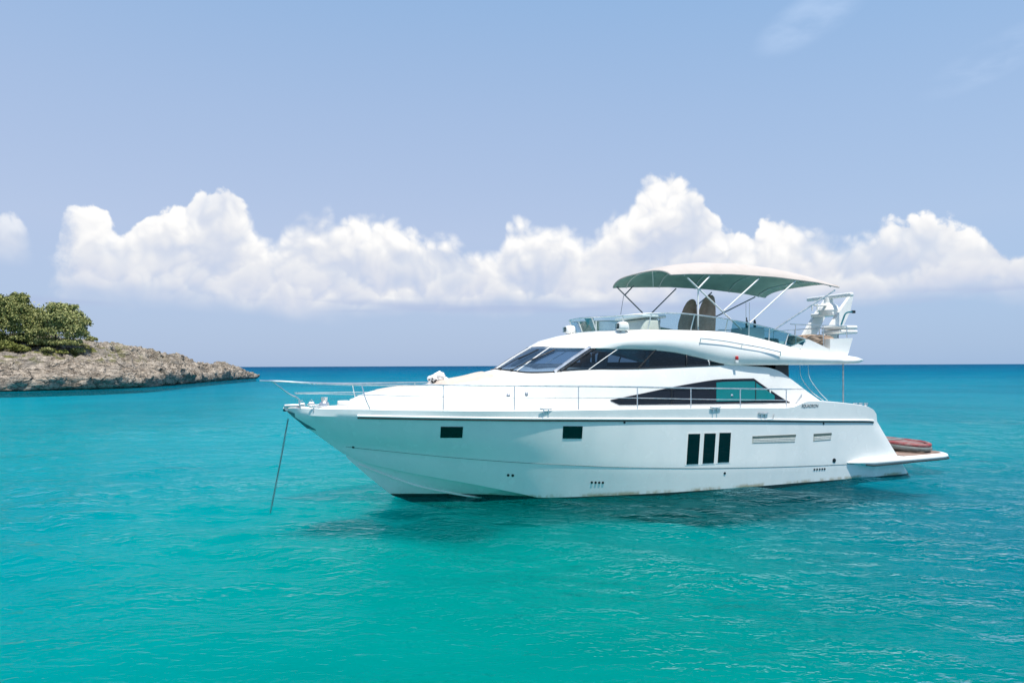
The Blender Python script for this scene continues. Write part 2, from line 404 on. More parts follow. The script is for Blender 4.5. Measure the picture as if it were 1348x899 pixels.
def water_material():
    m = bpy.data.materials.new('turquoise_water'); m.use_nodes = True
    t = NT(m.node_tree); t.n.clear(); out = t.new('ShaderNodeOutputMaterial')
    p = t.new('ShaderNodeNewGeometry').outputs['Position']; x, y, z = t.xyz(p)
    # ripples below the size of the modelled waves
    gust = t.ss(t.noise(t.vm('MULTIPLY', p, (.6, 1, 1)), .07, 4, .6), .38, .60, .28, 1.)
    pr = t.vm('MULTIPLY', p, (.75, 1.25, 1.))
    h1 = t.noise(pr, 2.6, 2, .55, .3); h2 = t.noise(pr, 8.5, 2, .6, .4); h3 = t.noise(pr, .55, 2, .5)
    hh = t.m('ADD', t.m('MULTIPLY', h1, .15), t.m('MULTIPLY', h2, .07))
    hh = t.m('ADD', hh, t.m('MULTIPLY', h3, t.m('MULTIPLY', t.ss(y, 35., 90.), .30)))
    hh = t.m('MULTIPLY', hh, gust)
    bn = t.new('ShaderNodeBump'); bn.inputs['Strength'].default_value = 1.; bn.inputs['Distance'].default_value = 1.
    t.put(bn.inputs['Height'], hh); nrm = bn.outputs[0]
    # light scattered back by the milky water, over the clear view down to the sand
    df = t.new('ShaderNodeBsdfDiffuse'); t.put(df.inputs[0], t.mix(1., sea_colour(t, p), (1., 1.16, 1.16), 'MULTIPLY')); t.l.new(nrm, df.inputs['Normal'])
    tr = t.new('ShaderNodeBsdfTransparent'); tr.inputs[0].default_value = (.90, .985, .985, 1)
    body = t.new('ShaderNodeMixShader'); fr = t.new('ShaderNodeFresnel'); fr.inputs[0].default_value = 1.333; t.l.new(nrm, fr.inputs['Normal'])
    t.put(body.inputs[0], t.ss(fr.outputs[0], .03, .5, .93, .6))
    t.l.new(df.outputs[0], body.inputs[1]); t.l.new(tr.outputs[0], body.inputs[2])
    gl = t.new('ShaderNodeBsdfGlossy'); gl.inputs['Roughness'].default_value = .06; gl.inputs[0].default_value = (.78, .97, 1, 1); t.l.new(nrm, gl.inputs['Normal'])
    ly = t.m('LOGARITHM', t.m('MAXIMUM', y, 2.), 10.)
    cap = t.lin(ly, 1.2, 2.4, .60, .07)
    fac = t.m('MULTIPLY', t.m('MULTIPLY', t.ss(fr.outputs[0], .09, .72), cap), t.lin(gust, .28, 1., .45, 1.1))
    mx = t.new('ShaderNodeMixShader'); t.put(mx.inputs[0], fac); t.l.new(body.outputs[0], mx.inputs[1]); t.l.new(gl.outputs[0], mx.inputs[2])
    t.l.new(mx.outputs[0], out.inputs[0])
    return m
def bed_material():
    m = bpy.data.materials.new('submerged_sand'); m.use_nodes = True
    t = NT(m.node_tree); b = t.n['Principled BSDF']
    p = t.new('ShaderNodeNewGeometry').outputs['Position']
    t.put(b.inputs['Base Color'], t.mix(1., sea_colour(t, p), (1., .92, .90), 'MULTIPLY')); b.inputs['Roughness'].default_value = 1.; b.inputs['Specular IOR Level'].default_value = 0.
    b.subsurface_method = 'BURLEY'; b.inputs['Subsurface Weight'].default_value = 1.; b.inputs['Subsurface Radius'].default_value = (.4, 1., 1.); b.inputs['Subsurface Scale'].default_value = 4.8
    return m
def polar_sheet(name, r, a, zf, m):
    na, nr = len(a), len(r)
    R, A = np.meshgrid(r, a, indexing='ij'); X = R*np.sin(A); Y = R*np.cos(A); Z = zf(R, X, Y)
    V = np.stack([X, Y, Z], -1).reshape(-1, 3)
    i, j = np.meshgrid(np.arange(nr-1), np.arange(na), indexing='ij'); j2 = (j+1) % na
    Q = np.stack([i*na+j, i*na+j2, (i+1)*na+j2, (i+1)*na+j], -1).reshape(-1, 4)[:, ::-1]
    V = np.vstack([V, [[0, 0, float(Z[0].mean())]]]); c = len(V)-1
    me = bpy.data.meshes.new(name)
    tri = np.stack([np.full(na, c), (np.arange(na)+1) % na, np.arange(na)], -1)
    nl = Q.size+tri.size
    me.vertices.add(len(V)); me.vertices.foreach_set('co', V.ravel())
    me.loops.add(nl); me.loops.foreach_set('vertex_index', np.r_[Q.ravel(), tri.ravel()].astype(np.int32))
    me.polygons.add(len(Q)+len(tri))
    me.polygons.foreach_set('loop_start', np.r_[np.arange(len(Q))*4, Q.size+np.arange(len(tri))*3].astype(np.int32))
    me.update(calc_edges=True); me.validate()
    me.polygons.foreach_set('use_smooth', np.ones(len(me.polygons), bool))
    if me.polygons[0].normal.z < 0: me.flip_normals()
    me.materials.append(m)
    o = link(name, me); o['kind'] = 'structure'; return o
def build_water():
    r = [1.5]
    while r[-1] < 60: r.append(r[-1]+max(.05, r[-1]**2*.00031))
    while r[-1] < 60000: r.append(r[-1]*1.045)
    r = np.array(r)
    a = np.radians(np.r_[np.arange(-46, 46.01, .11), np.arange(49, 311, 3.)])
    h1 = wave_field(1024, 51.2, math.radians(72), .22, 4., 3, 2, 2.3)
    h2 = wave_field(512, 37.7, math.radians(112), .3, 2.4, 5, 2, 2.2)
    def waves(R, X, Y):
        nr, na = R.shape
        g = np.array([mn.fractal(Vector((xx*.06, yy*.1, 1.7)), 1., 2., 3) for xx, yy in zip(X[:, ::16].ravel(), Y[:, ::16].ravel())]).reshape(nr, -1)
        ga = np.stack([np.interp(np.arange(na), np.arange(0, na, 16), row) for row in g])
        amp = np.clip(.8+.8*ga, .3, 1.4)*np.clip((75-R)/50, 0, 1)
        return (sample(h1, 51.2, X+300, Y+300)*.105+sample(h2, 37.7, X*.9-Y*.42+300, Y*.9+X*.42+300)*.08)*amp
    polar_sheet('water', r, a, waves, water_material())
    rb = [1.5]
    while rb[-1] < 60: rb.append(rb[-1]+max(.12, rb[-1]**2*.0006))
    while rb[-1] < 60000: rb.append(rb[-1]*1.09)
    rb = np.array(rb); ab = np.radians(np.r_[np.arange(-48, 48.01, .4), np.arange(51, 309, 3.)])
    def bed(R, X, Y):
        f = np.clip((60-R)/40, 0, 1)
        return -.88+(sample(h1, 51.2, X*.5+300, Y*.5+300)*.35+sample(h2, 37.7, X*.6+300, Y*.6+300)*.16)*f
    polar_sheet('seabed', rb, ab, bed, bed_material())
build_water()

# ------------------------------------------------------------------ headland
def rock_material():
    m = bpy.data.materials.new('weathered_limestone'); m.use_nodes = True
    t = NT(m.node_tree); b = t.n['Principled BSDF']
    p = t.new('ShaderNodeNewGeometry').outputs['Position']; x, y, z = t.xyz(p)
    n = t.noise(p, .55, 8, .65); n2 = t.noise(t.vm('MULTIPLY', p, (1, 1, 2.2)), 2.2, 6, .7); v = t.vor(t.vm('MULTIPLY', p, (1, 1, 1.8)), 1.6, 'F1', 3, .6)
    wp = t.vm('ADD', p, t.vm('SCALE', t.noise(p, .8, 3, .6, out=1), sc=1.6)); ck = t.vor(t.vm('MULTIPLY', wp, (.7, .7, 1.5)), .55, 'DISTANCE_TO_EDGE', 1.5, .5)
    c = t.ramp(n, [(.30, (.14, .12, .10)), (.43, (.36, .31, .255)), (.58, (.50, .44, .37)), (.68, (.43, .375, .315)), (.78, (.25, .215, .185))])
    c = t.mix(t.ss(n2, .50, .62, 0., .8), c, (.11, .095, .08))
    c = t.mix(t.ss(v, .10, .0, 0., .6), c, (.09, .08, .07))
    c = t.mix(t.ss(ck, .0, .05, .6, 0.), c, (.055, .048, .04))
    strat = t.noise(t.vm('MULTIPLY', p, (.35, .35, 4.)), 1.1, 4, .6)
    c = t.mix(t.ss(strat, .52, .64, 0., .5), c, (.15, .125, .105))
    big = t.noise(t.vm('MULTIPLY', p, (1, 1, 2.)), .2, 4, .6)
    c = t.mix(t.ss(big, .52, .66, 0., .55), c, (.24, .225, .205))
    # scrubby grass on the upper ledges
    g = t.m('MULTIPLY', t.ss(z, 3.6, 5.2), t.m('MULTIPLY', t.ss(t.noise(p, .42, 5, .65), .50, .60), t.ss(y, 118., 132., 1., .15)))
    c = t.mix(g, c, t.mix(n2, (.10, .12, .035), (.20, .19, .07)))
    wet = t.ss(t.m('ADD', z, t.m('MULTIPLY', big, 1.2)), .65, 1.0, 1., 0.)
    c = t.mix(t.m('MULTIPLY', wet, .85), c, (.022, .019, .015))
    t.put(b.inputs['Base Color'], c); b.inputs['Roughness'].default_value = .95; b.inputs['Specular IOR Level'].default_value = .05
    bn = t.new('ShaderNodeBump'); bn.inputs['Strength'].default_value = 1.; bn.inputs['Distance'].default_value = .35
    t.put(bn.inputs['Height'], t.m('ADD', t.noise(p, 1.6, 8, .72), t.m('ADD', t.m('MULTIPLY', v, .5), t.m('SUBTRACT', t.m('MULTIPLY', t.ss(ck, 0., .12), .9), t.m('MULTIPLY', strat, .5))))); t.l.new(bn.outputs[0], b.inputs['Normal'])
    return m
HS = [(-260, 80, -260, 125, 10), (-150, 86, -150, 125, 10), (-100, 90, -105, 125, 9.6), (-78, 93.5, -92, 122, 9.2), (-67, 102, -85, 124, 8.8), (-62, 112, -80, 132, 8.4), (-62.5, 122, -77.5, 140, 7.4), (-65, 134, -76.5, 150, 6.2), (-68, 150, -76.5, 163, 5.0), (-71, 168, -77.5, 178, 3.9), (-73.5, 187, -78.5, 193, 2.8), (-75, 199, -78.5, 201, 2.0), (-76, 204, -78, 204.5, 1.2)]
def build_headland():
    sp = cr_pts(HS, n=760)
    # profile: (fraction inland or metres, height)
    prof = [(1.5, -1.6), (1.35, -.4), (1.1, .08), (.95, .25), (.5, .42), (.12, .6), (0., .9), (.1, 1.45), (.35, 2.0)]
    ts = np.concatenate([np.linspace(.03, 1, 78)])
    rows = []
    for q in sp:
        s = np.array(q[:2]); k = np.array(q[2:4]); Rr = q[4]; d = k-s; L = np.linalg.norm(d)+1e-6; dn = d/L
        sc = min(1, Rr/3.2)
        row = []
        kk = min(1.1, max(-.25, .55+1.5*mn.fractal(Vector((q[0]*.22, q[1]*.22, 3.3)), 1., 2., 3)))
        for o, h in prof:
            p = s+dn*(o if o > 1.2 else o*kk)*sc; row.append((p[0], p[1], h*sc if h > 0 else h, 0.))
        h0 = 2.0*sc
        for tt in ts:
            p = s+dn*(.35*sc+(L-.35*sc)*tt)
            hh = h0+(Rr-h0)*(1-(1-tt)**1.45)
            row.append((p[0], p[1], hh, 1.))
        for tt in np.linspace(.06, 1, 16):
            p = k+dn*L*.9*tt; row.append((p[0], p[1], Rr-(Rr+1.)*tt**1.7, 1.))
        rows.append(row)
    V = []
    for row in rows:
        for x, y, z, up in row:
            p = Vector((x, y, z))
            n1 = mn.fractal(p*.12, 1., 2.1, 3); n2 = mn.ridged_multi_fractal(Vector((x*.35, y*.35, z*.7)), .9, 2.1, 5, 1., 2.)-1.1
            n3 = mn.fractal(p*1.3, .8, 2., 4)
            side = mn.noise_vector(Vector((x*.16, y*.16, z*.2)))*1.5+mn.noise_vector(Vector((x*.42, y*.42, z*.7)))*1.0+mn.noise_vector(p*1.3)*.42
            dz = (n1*1.0+n2*.62+n3*.34) if up else (n2*.3+n3*.25)
            damp = min(1, max(.25, z/3+.4))
            V.append((x+side.x*damp, y+side.y*damp, z+dz*damp if z > 0 else z))
    n = len(rows[0]); Fc = [(i*n+j, i*n+j+1, (i+1)*n+j+1, (i+1)*n+j) for i in range(len(rows)-1) for j in range(n-1)]
    o = obj('headland', (V, Fc), rock_material(), sharp=180); o['kind'] = 'structure'
    return BVHTree.FromPolygons([Vector(v) for v in V], Fc)
HB = build_headland()
def ground(x, y):
    h = HB.ray_cast(Vector((x, y, 40)), Vector((0, 0, -1)))
    return h[0].z if h[0] is not None else 0.
def on_land(u, v):
    h = HB.ray_cast(Vector(EYE), Vector(ray(u, v)).normalized()); return h[0]

def leaf_material(name, c1, c2, c3):
    m = bpy.data.materials.new(name); m.use_nodes = True
    t = NT(m.node_tree); b = t.n['Principled BSDF']
    ge = t.new('ShaderNodeNewGeometry'); rp = ge.outputs['Random Per Island']
    n = t.noise(ge.outputs['Position'], .45, 3, .6)
    f = t.m('ADD', t.m('MULTIPLY', rp, .6), t.m('MULTIPLY', n, .5))
    t.put(b.inputs['Base Color'], t.ramp(f, [(.15, c1), (.5, c2), (.85, c3)]))
    b.inputs['Roughness'].default_value = .6; b.inputs['Specular IOR Level'].default_value = .3
    b.inputs['Subsurface Weight'].default_value = 0.
    return m
LEAF = [leaf_material('dark_scrub_leaves', (.06, .085, .024), (.155, .18, .05), (.33, .33, .12)),
        leaf_material('olive_scrub_leaves', (.085, .11, .035), (.215, .235, .075), (.40, .40, .17)),
        leaf_material('yellow_green_leaves', (.08, .10, .02), (.15, .17, .035), (.24, .25, .07))]
BARK = mat('grey_bark', (.20, .17, .14), .9, var=.3, vscale=5)
DEAD = mat('bleached_wood', (.55, .51, .46), .85, var=.2, vscale=5)
def foliage(lobes, n, size, g, flat=1.):
    V = []; Fc = []; extra = []
    for c, r in lobes:   # smaller sprays standing out of each limb
        for _ in range(9):
            d = g.normal(size=3); d /= np.linalg.norm(d); d[2] = abs(d[2])*.9-.15
            k = g.uniform(.16, .36); extra.append((np.array(c)+d*np.array(r)*g.uniform(.75, 1.08), (r[0]*k, r[1]*k, r[2]*k*1.25)))
    lobes = [(c, (r[0]*.86, r[1]*.86, r[2]*.86)) for c, r in lobes]+extra
    w = np.array([r[0]*r[1]*r[2] for _, r in lobes])**.66; w /= w.sum()
    for _ in range(n):
        c, r = lobes[g.choice(len(lobes), p=w)]
        d = g.normal(size=3); d /= np.linalg.norm(d)
        if d[2] < -.35: d[2] *= -.6
        rad = g.uniform(.55, 1.)**.5*(1+.13*mn.noise(Vector(d*2.3+np.array(c)))+.1*g.normal())
        p = np.array(c)+d*np.array(r)*rad
        nn = d+g.normal(size=3)*.7; nn /= np.linalg.norm(nn)
        a = np.cross(nn, g.normal(size=3)); a /= np.linalg.norm(a); bb = np.cross(nn, a)
        s = size*g.uniform(.5, 1.35); k = len(V)
        V += [p-a*s-bb*s*.35, p+bb*s*.5, p+a*s+nn*s*.3, p-bb*s*.6+nn*s*.15]
        Fc.append((k, k+3, k+2, k+1))
    return V, Fc
def plant(name, base, lobes, n, size, lm, label, cat, group, seed, trunks=3, woody=True):
    g = np.random.default_rng(seed); root = empty(name, base)
    thing(root, label, cat, group)
    parts = []
    for k in range(trunks):
        c, r = lobes[k % len(lobes)]
        a = np.array([g.uniform(-.4, .4)*r[0]*.4, g.uniform(-.3, .3)*r[1]*.4, -.5]); e = np.array(c)+g.normal(size=3)*.2
        pts = cr_pts([a, a*.5+e*.35+g.normal(size=3)*.15, e], per=6)
        hr = .02*np.linalg.norm(e-a)+.02
        parts.append(tube(pts, np.linspace(hr, hr*.35, len(pts)), 7))
    obj('trunk', merge(*parts), BARK, root)
    V, Fc = foliage(lobes, n, size, g)
    me = bpy.data.meshes.new('crown'); me.from_pydata([tuple(v) for v in V], [], Fc); me.materials.append(lm)
    link('crown', me, root)
    return root
def build_plants():
    def base(u, dist):
        x = (u-674)/899*dist; return (x, dist, ground(x, dist)-.2)
    G = 'trees on the rocky headland'
    b = base(14, 113)
    plant('scrub_tree', b, [((0, 0, 5.2), (4., 3.5, 3.1)), ((-3.2, 0, 4.6), (3.2, 3, 2.9)), ((2.4, -.6, 3.2), (2.7, 2.6, 2.9)), ((-.4, -1.4, 2.4), (3.3, 2.4, 2.6)), ((-4.6, -1, 2.6), (2.8, 2.5, 2.6)), ((.6, .3, 7.2), (2., 2, 1.7)), ((-1.8, 0, 7.0), (1.7, 1.7, 1.5)), ((-1.5, -1.6, .9), (3.2, 2., 1.2)), ((2.6, -1.2, .9), (2.2, 1.8, 1.1))], 30000, .175, LEAF[0],
          'tall dark green scrub tree at the left end of the rocky headland', 'tree', G, 11, 5)
    b = base(78, 114)
    plant('scrub_tree', b, [((-1, 0, 4.6), (3.6, 3.2, 3.2)), ((1.7, 0, 4.0), (2.9, 3, 2.9)), ((.2, -.8, 2.3), (3.8, 2.8, 2.3)), ((-2.8, -.5, 2.8), (2.6, 2.4, 2.5)), ((2.9, -.3, 2.2), (1.8, 2.2, 2.2)), ((.1, .2, 6.2), (2.5, 2.2, 1.6)), ((-1.8, -1., .8), (2.6, 2., 1.1)), ((1.9, -1., .7), (2.4, 2., 1.))], 30000, .165, LEAF[1],
          'rounded olive green tree nearest the bare rock slope of the headland', 'tree', G, 23, 5)
    spots = [(2, 462, 2.0, 2, 'yellow green shrub at the left edge of the headland'),
             (28, 449, 1.5, 1, 'olive shrub below the tall dark scrub tree'),
             (50, 456, 1.1, 2, 'small bright shrub on the sandy ledge under the gap between the trees'),
             (66, 452, 1.2, 1, 'low shrub left of the bleached branch, under the rounded tree'),
             (27, 464, 1.3, 2, 'flat pale green shrub lowest on the left ledge'),
             (102, 465, 1.1, 1, 'lone shrub on bare rock right of the bleached branch'),
             (82, 466, .8, 2, 'smallest green tuft directly below the bleached branch'),
             (62, 463, .9, 1, 'dull green tuft on the ledge between the sandy patches'),
             (120, 449, 1.0, 1, 'low shrub at the foot of the rounded tree, on its right side')]
    for k, (u, v, r, lm, lab) in enumerate(spots):
        p = on_land(u, v)
        if p is None: p = Vector(base(u, 112))
        plant('shrub', (p.x, p.y, p.z-.15), [((0, 0, r*.45), (r*1.1, r, r*.6)), ((r*.6, .1, r*.35), (r*.7, r*.6, r*.45)), ((-r*.7, 0, r*.3), (r*.6, r*.6, r*.4))], int(700*r*r)+350, .13, LEAF[lm], lab, 'shrub', 'low shrubs on the headland', 50+k, 2)
    p = on_land(86, 456) or Vector(base(86, 110))
    br = []
    for a, e in [((0, 0, -.3), (.9, -.2, 2.0)), ((.1, 0, -.2), (-.9, 0, .9)), ((.3, -.1, .6), (1.9, 0, 1.5)), ((0, 0, .1), (-1.5, -.2, .2)), ((.5, 0, 1.1), (.1, .1, 2.1))]:
        a, e = np.array(a, float), np.array(e, float)
        pts = cr_pts([a, (a+e)/2+rng.normal(size=3)*.15, e], per=5); br.append(tube(pts, np.linspace(.15, .04, len(pts)), 6))
    o = obj('dead_branch', merge(*br), DEAD); o.location = (p.x, p.y-.3, p.z)
    thing(o, 'bleached bare dead branch lying under the rounded tree on the headland', 'branch')
build_plants()

# ------------------------------------------------------------------ yacht: frame of reference (x forward, y to port, z up, origin at the transom waterline)
TH = math.radians(20.3)
FWD = np.array([-math.cos(TH), -math.sin(TH), 0]); PORT = np.array([math.sin(TH), -math.cos(TH), 0]); UPV = np.array([0, 0, 1.])
C0 = np.array([11.87, 23.56, 0])
EB = np.array([(EYE-C0) @ FWD, (EYE-C0) @ PORT, (EYE-C0) @ UPV])
def rayb(u, v): d = ray(u, v); return np.array([d @ FWD, d @ PORT, d @ UPV])
def P(u, v, y):
    d = rayb(u, v); return EB+d*(y-EB[1])/d[1]
def PX(u, v, x):
    d = rayb(u, v); return EB+d*(x-EB[0])/d[0]
def Pf(u, v, fn):
    y = 2.
    for _ in range(12): q = P(u, v, y); y = fn(q[0], q[2])
    return P(u, v, y)
YA = empty('motor_yacht', C0, math.atan2(FWD[1], FWD[0]))
thing(YA, 'white motor yacht with flybridge and cream bimini anchored on turquoise water', 'yacht')
def part(name, vf, m, parent=None, sharp=38): return obj(name, vf, m, parent or YA, sharp)
def pair(name, vf, m, parent=None, sharp=38):
    """the same part on the port and on the starboard side, each a mesh of its own"""
    o = part(name, vf, m, parent, sharp)
    part(name, ([(v[0], -v[1], v[2]) for v in vf[0]], [tuple(f[::-1]) for f in vf[1]]), m, parent, sharp); return o

def tab(xs, ys): return lambda x, z=0: float(np.interp(x, xs, ys))
deckY = tab([0, 2, 4, 7, 10, 12, 14, 15.5, 16.6, 17.5, 18.2, 18.74], [2.36, 2.46, 2.52, 2.56, 2.52, 2.38, 2.04, 1.60, 1.16, .74, .34, 0])
knY = tab([0, 3, 7, 9, 11, 12.5, 14, 15.2, 16.2, 17, 17.6], [2.34, 2.42, 2.48, 2.44, 2.28, 2.02, 1.58, 1.14, .70, .30, 0])
chY = tab([0, 3, 7, 9, 11, 12.5, 13.8, 15, 16, 16.8, 17.25], [2.3, 2.36, 2.38, 2.3, 2.06, 1.74, 1.36, .93, .54, .2, 0])

def build_hull():
    def stern(xt, Y, z):  # rounded quarter and transom, from centre to side
        return [(xt-.06, 0, z), (xt-.03, Y-.9, z), (xt+.02, Y-.36, z), (xt+.14, Y-.10, z), (xt+.42, Y-.01, z)]
    def line(pix, fy, xt, zst, stem):
        mid = [Pf(u, v, fy) for u, v in pix]
        return stern(xt, fy(xt+.5), zst)+[tuple(q) for q in mid]+[stem]
    deck = [(1.60, 0, 1.80), (1.62, 1.5, 1.80), (1.66, 2.05, 1.80), (1.72, 2.30, 1.83), (1.88, 2.42, 1.95)]+line([(1144, 535.6), (1112, 531), (1080, 528.4), (1060, 529), (1040, 536.6), (980, 537.2), (900, 538.2), (813, 539.4), (740, 540.5), (678, 541), (620, 541), (571, 540.6), (520, 540), (484, 539.3), (440, 538.6), (405, 538)], deckY, 1.80, 1.98, (18.74, 0, 2.37))[5:]
    rub = line([(1140, 554.6), (1080, 554.4), (980, 553.4), (900, 553.2), (813, 553), (740, 552.8), (678, 552.4), (571, 551), (484, 549.4), (430, 548), (400, 547)], lambda x, z=0: deckY(x)*.99, 1.58, 1.68, (18.5, 0, 2.13))
    kn = line([(1160, 609), (1115, 611), (1050, 613.6), (980, 615.4), (900, 616), (813, 614.6), (740, 611.5), (678, 608.4), (600, 602.5), (540, 596.8), (495, 592.2), (464, 589)], knY, .62, .50, (17.62, 0, 1.44))
    midl = [tuple(np.array(a)*.5+np.array(b)*.5) for a, b in zip(cr_pts(rub, n=90), cr_pts(kn, n=90))]
    ch = stern(.10, 2.3, -.12)+[(x, chY(x), -.12) for x in (1.5, 3, 5, 7, 9, 10.5)]+[(11.6, chY(11.6), -.10)]+[tuple(Pf(u, v, chY)) for u, v in [(715, 656), (690, 650.6), (660, 644.5), (620, 636.6), (580, 629.6), (540, 622.2), (505, 614.8), (482, 609)]]+[(17.28, 0, 1.18)]
    ch2 = [(p[0]-(.06 if p[0] > 15 else 0), max(0, p[1]-min(.13, .35*p[1])), p[2]-.012) for p in ch]
    keelz = lambda x: float(np.interp(x, [0, 10, 14, 15.2, 16.04, 16.64, 17.2], [-.7, -.7, -.5, -.3, .05, .56, 1.08]))
    keel = [(.04, 0, -.7)]*1+[(x, 0, keelz(x)) for x in (1.5, 3, 5, 7, 9, 10.5, 11.5, 12.3, 13, 13.8, 14.6, 15.4, 15.8, 16.04, 16.4, 16.64, 16.9)]+[(17.18, 0, 1.06)]
    N = 90
    rows = [cr_pts(c, n=N) for c in (deck, rub, midl, kn, ch, ch2, keel)]
    # intermediate rows soften the side; flare kept hollow near the bow
    def between(a, b, n, hollow=0.):
        o = []
        for k in range(1, n):
            s = k/n; r = a*(1-s)+b*s
            r = r.copy(); r[:, 1] -= hollow*math.sin(math.pi*s)*np.clip((r[:, 0]-12)/4, 0, 1)*np.clip(r[:, 1]/.5, 0, 1)
            o.append(r)
        return o
    d, rb, md, k_, c_, c2, ke = rows
    md[:, 1] += .045*np.clip((md[:, 0]-12)/4, 0, 1)*np.clip(md[:, 1]/.5, 0, 1)
    full = [d]+between(d, rb, 2)+[rb]+between(rb, md, 3)+[md]+between(md, k_, 3)+[k_]+between(k_, c_, 4, -.02)+[c_, c2]+between(c2, ke, 4)+[ke]
    hv = mir(loft(full))
    # deck sheet closing the top, with the cockpit well sunk at the stern
    cap = []
    inner = d.copy(); inner[:, 1] = np.maximum(d[:, 1]-.11, 0); inner[:, 2] = d[:, 2]+.02
    low = inner.copy(); low[:, 2] -= .10; low[:, 1] = np.maximum(low[:, 1]-.03, 0)
    mid0 = low.copy(); mid0[:, 1] = 0
    mid0[:, 2] += .05
    hull = part('hull', hv, MT['hull'], sharp=28)
    part('deck', mir(loft([d, inner, low, mid0])), MT['white'], sharp=50)
    bv = BVHTree.FromPolygons([Vector(v) for v in hv[0]], hv[1])
    return hull, bv, d, rb, k_, c_
HULL, HBV, ROW_D, ROW_R, ROW_K, ROW_C = build_hull()
def hit(u, v, bv=None, off=.0):
    d = Vector(rayb(u, v)).normalized()
    loc, nrm, *_ = (bv or HBV).ray_cast(Vector(EB), d)
    if loc is None: loc = Vector(P(u, v, 2.4)); nrm = Vector((0, 1, 0))
    if nrm.dot(d) > 0: nrm = -nrm
    return np.array(loc+nrm*off), np.array(nrm)
def panel(pix, bv=None, out=.012, inn=-.03, nsub=4):
    """plate lying on a surface: the outline projected, given thickness along the mean normal"""
    P3 = []; NN = []
    for (a, b) in zip(pix, pix[1:]+pix[:1]):
        for k in range(nsub):
            s = k/nsub; q, n = hit(a[0]*(1-s)+b[0]*s, a[1]*(1-s)+b[1]*s, bv); P3.append(q); NN.append(n)
    n = np.mean(NN, 0); n /= np.linalg.norm(n)
    return prism([q+n*inn for q in P3], n*(out-inn)), n
def inset(pix, k):
    c = np.mean(pix, 0); return [tuple(c+(np.array(p)-c)*k) for p in pix]

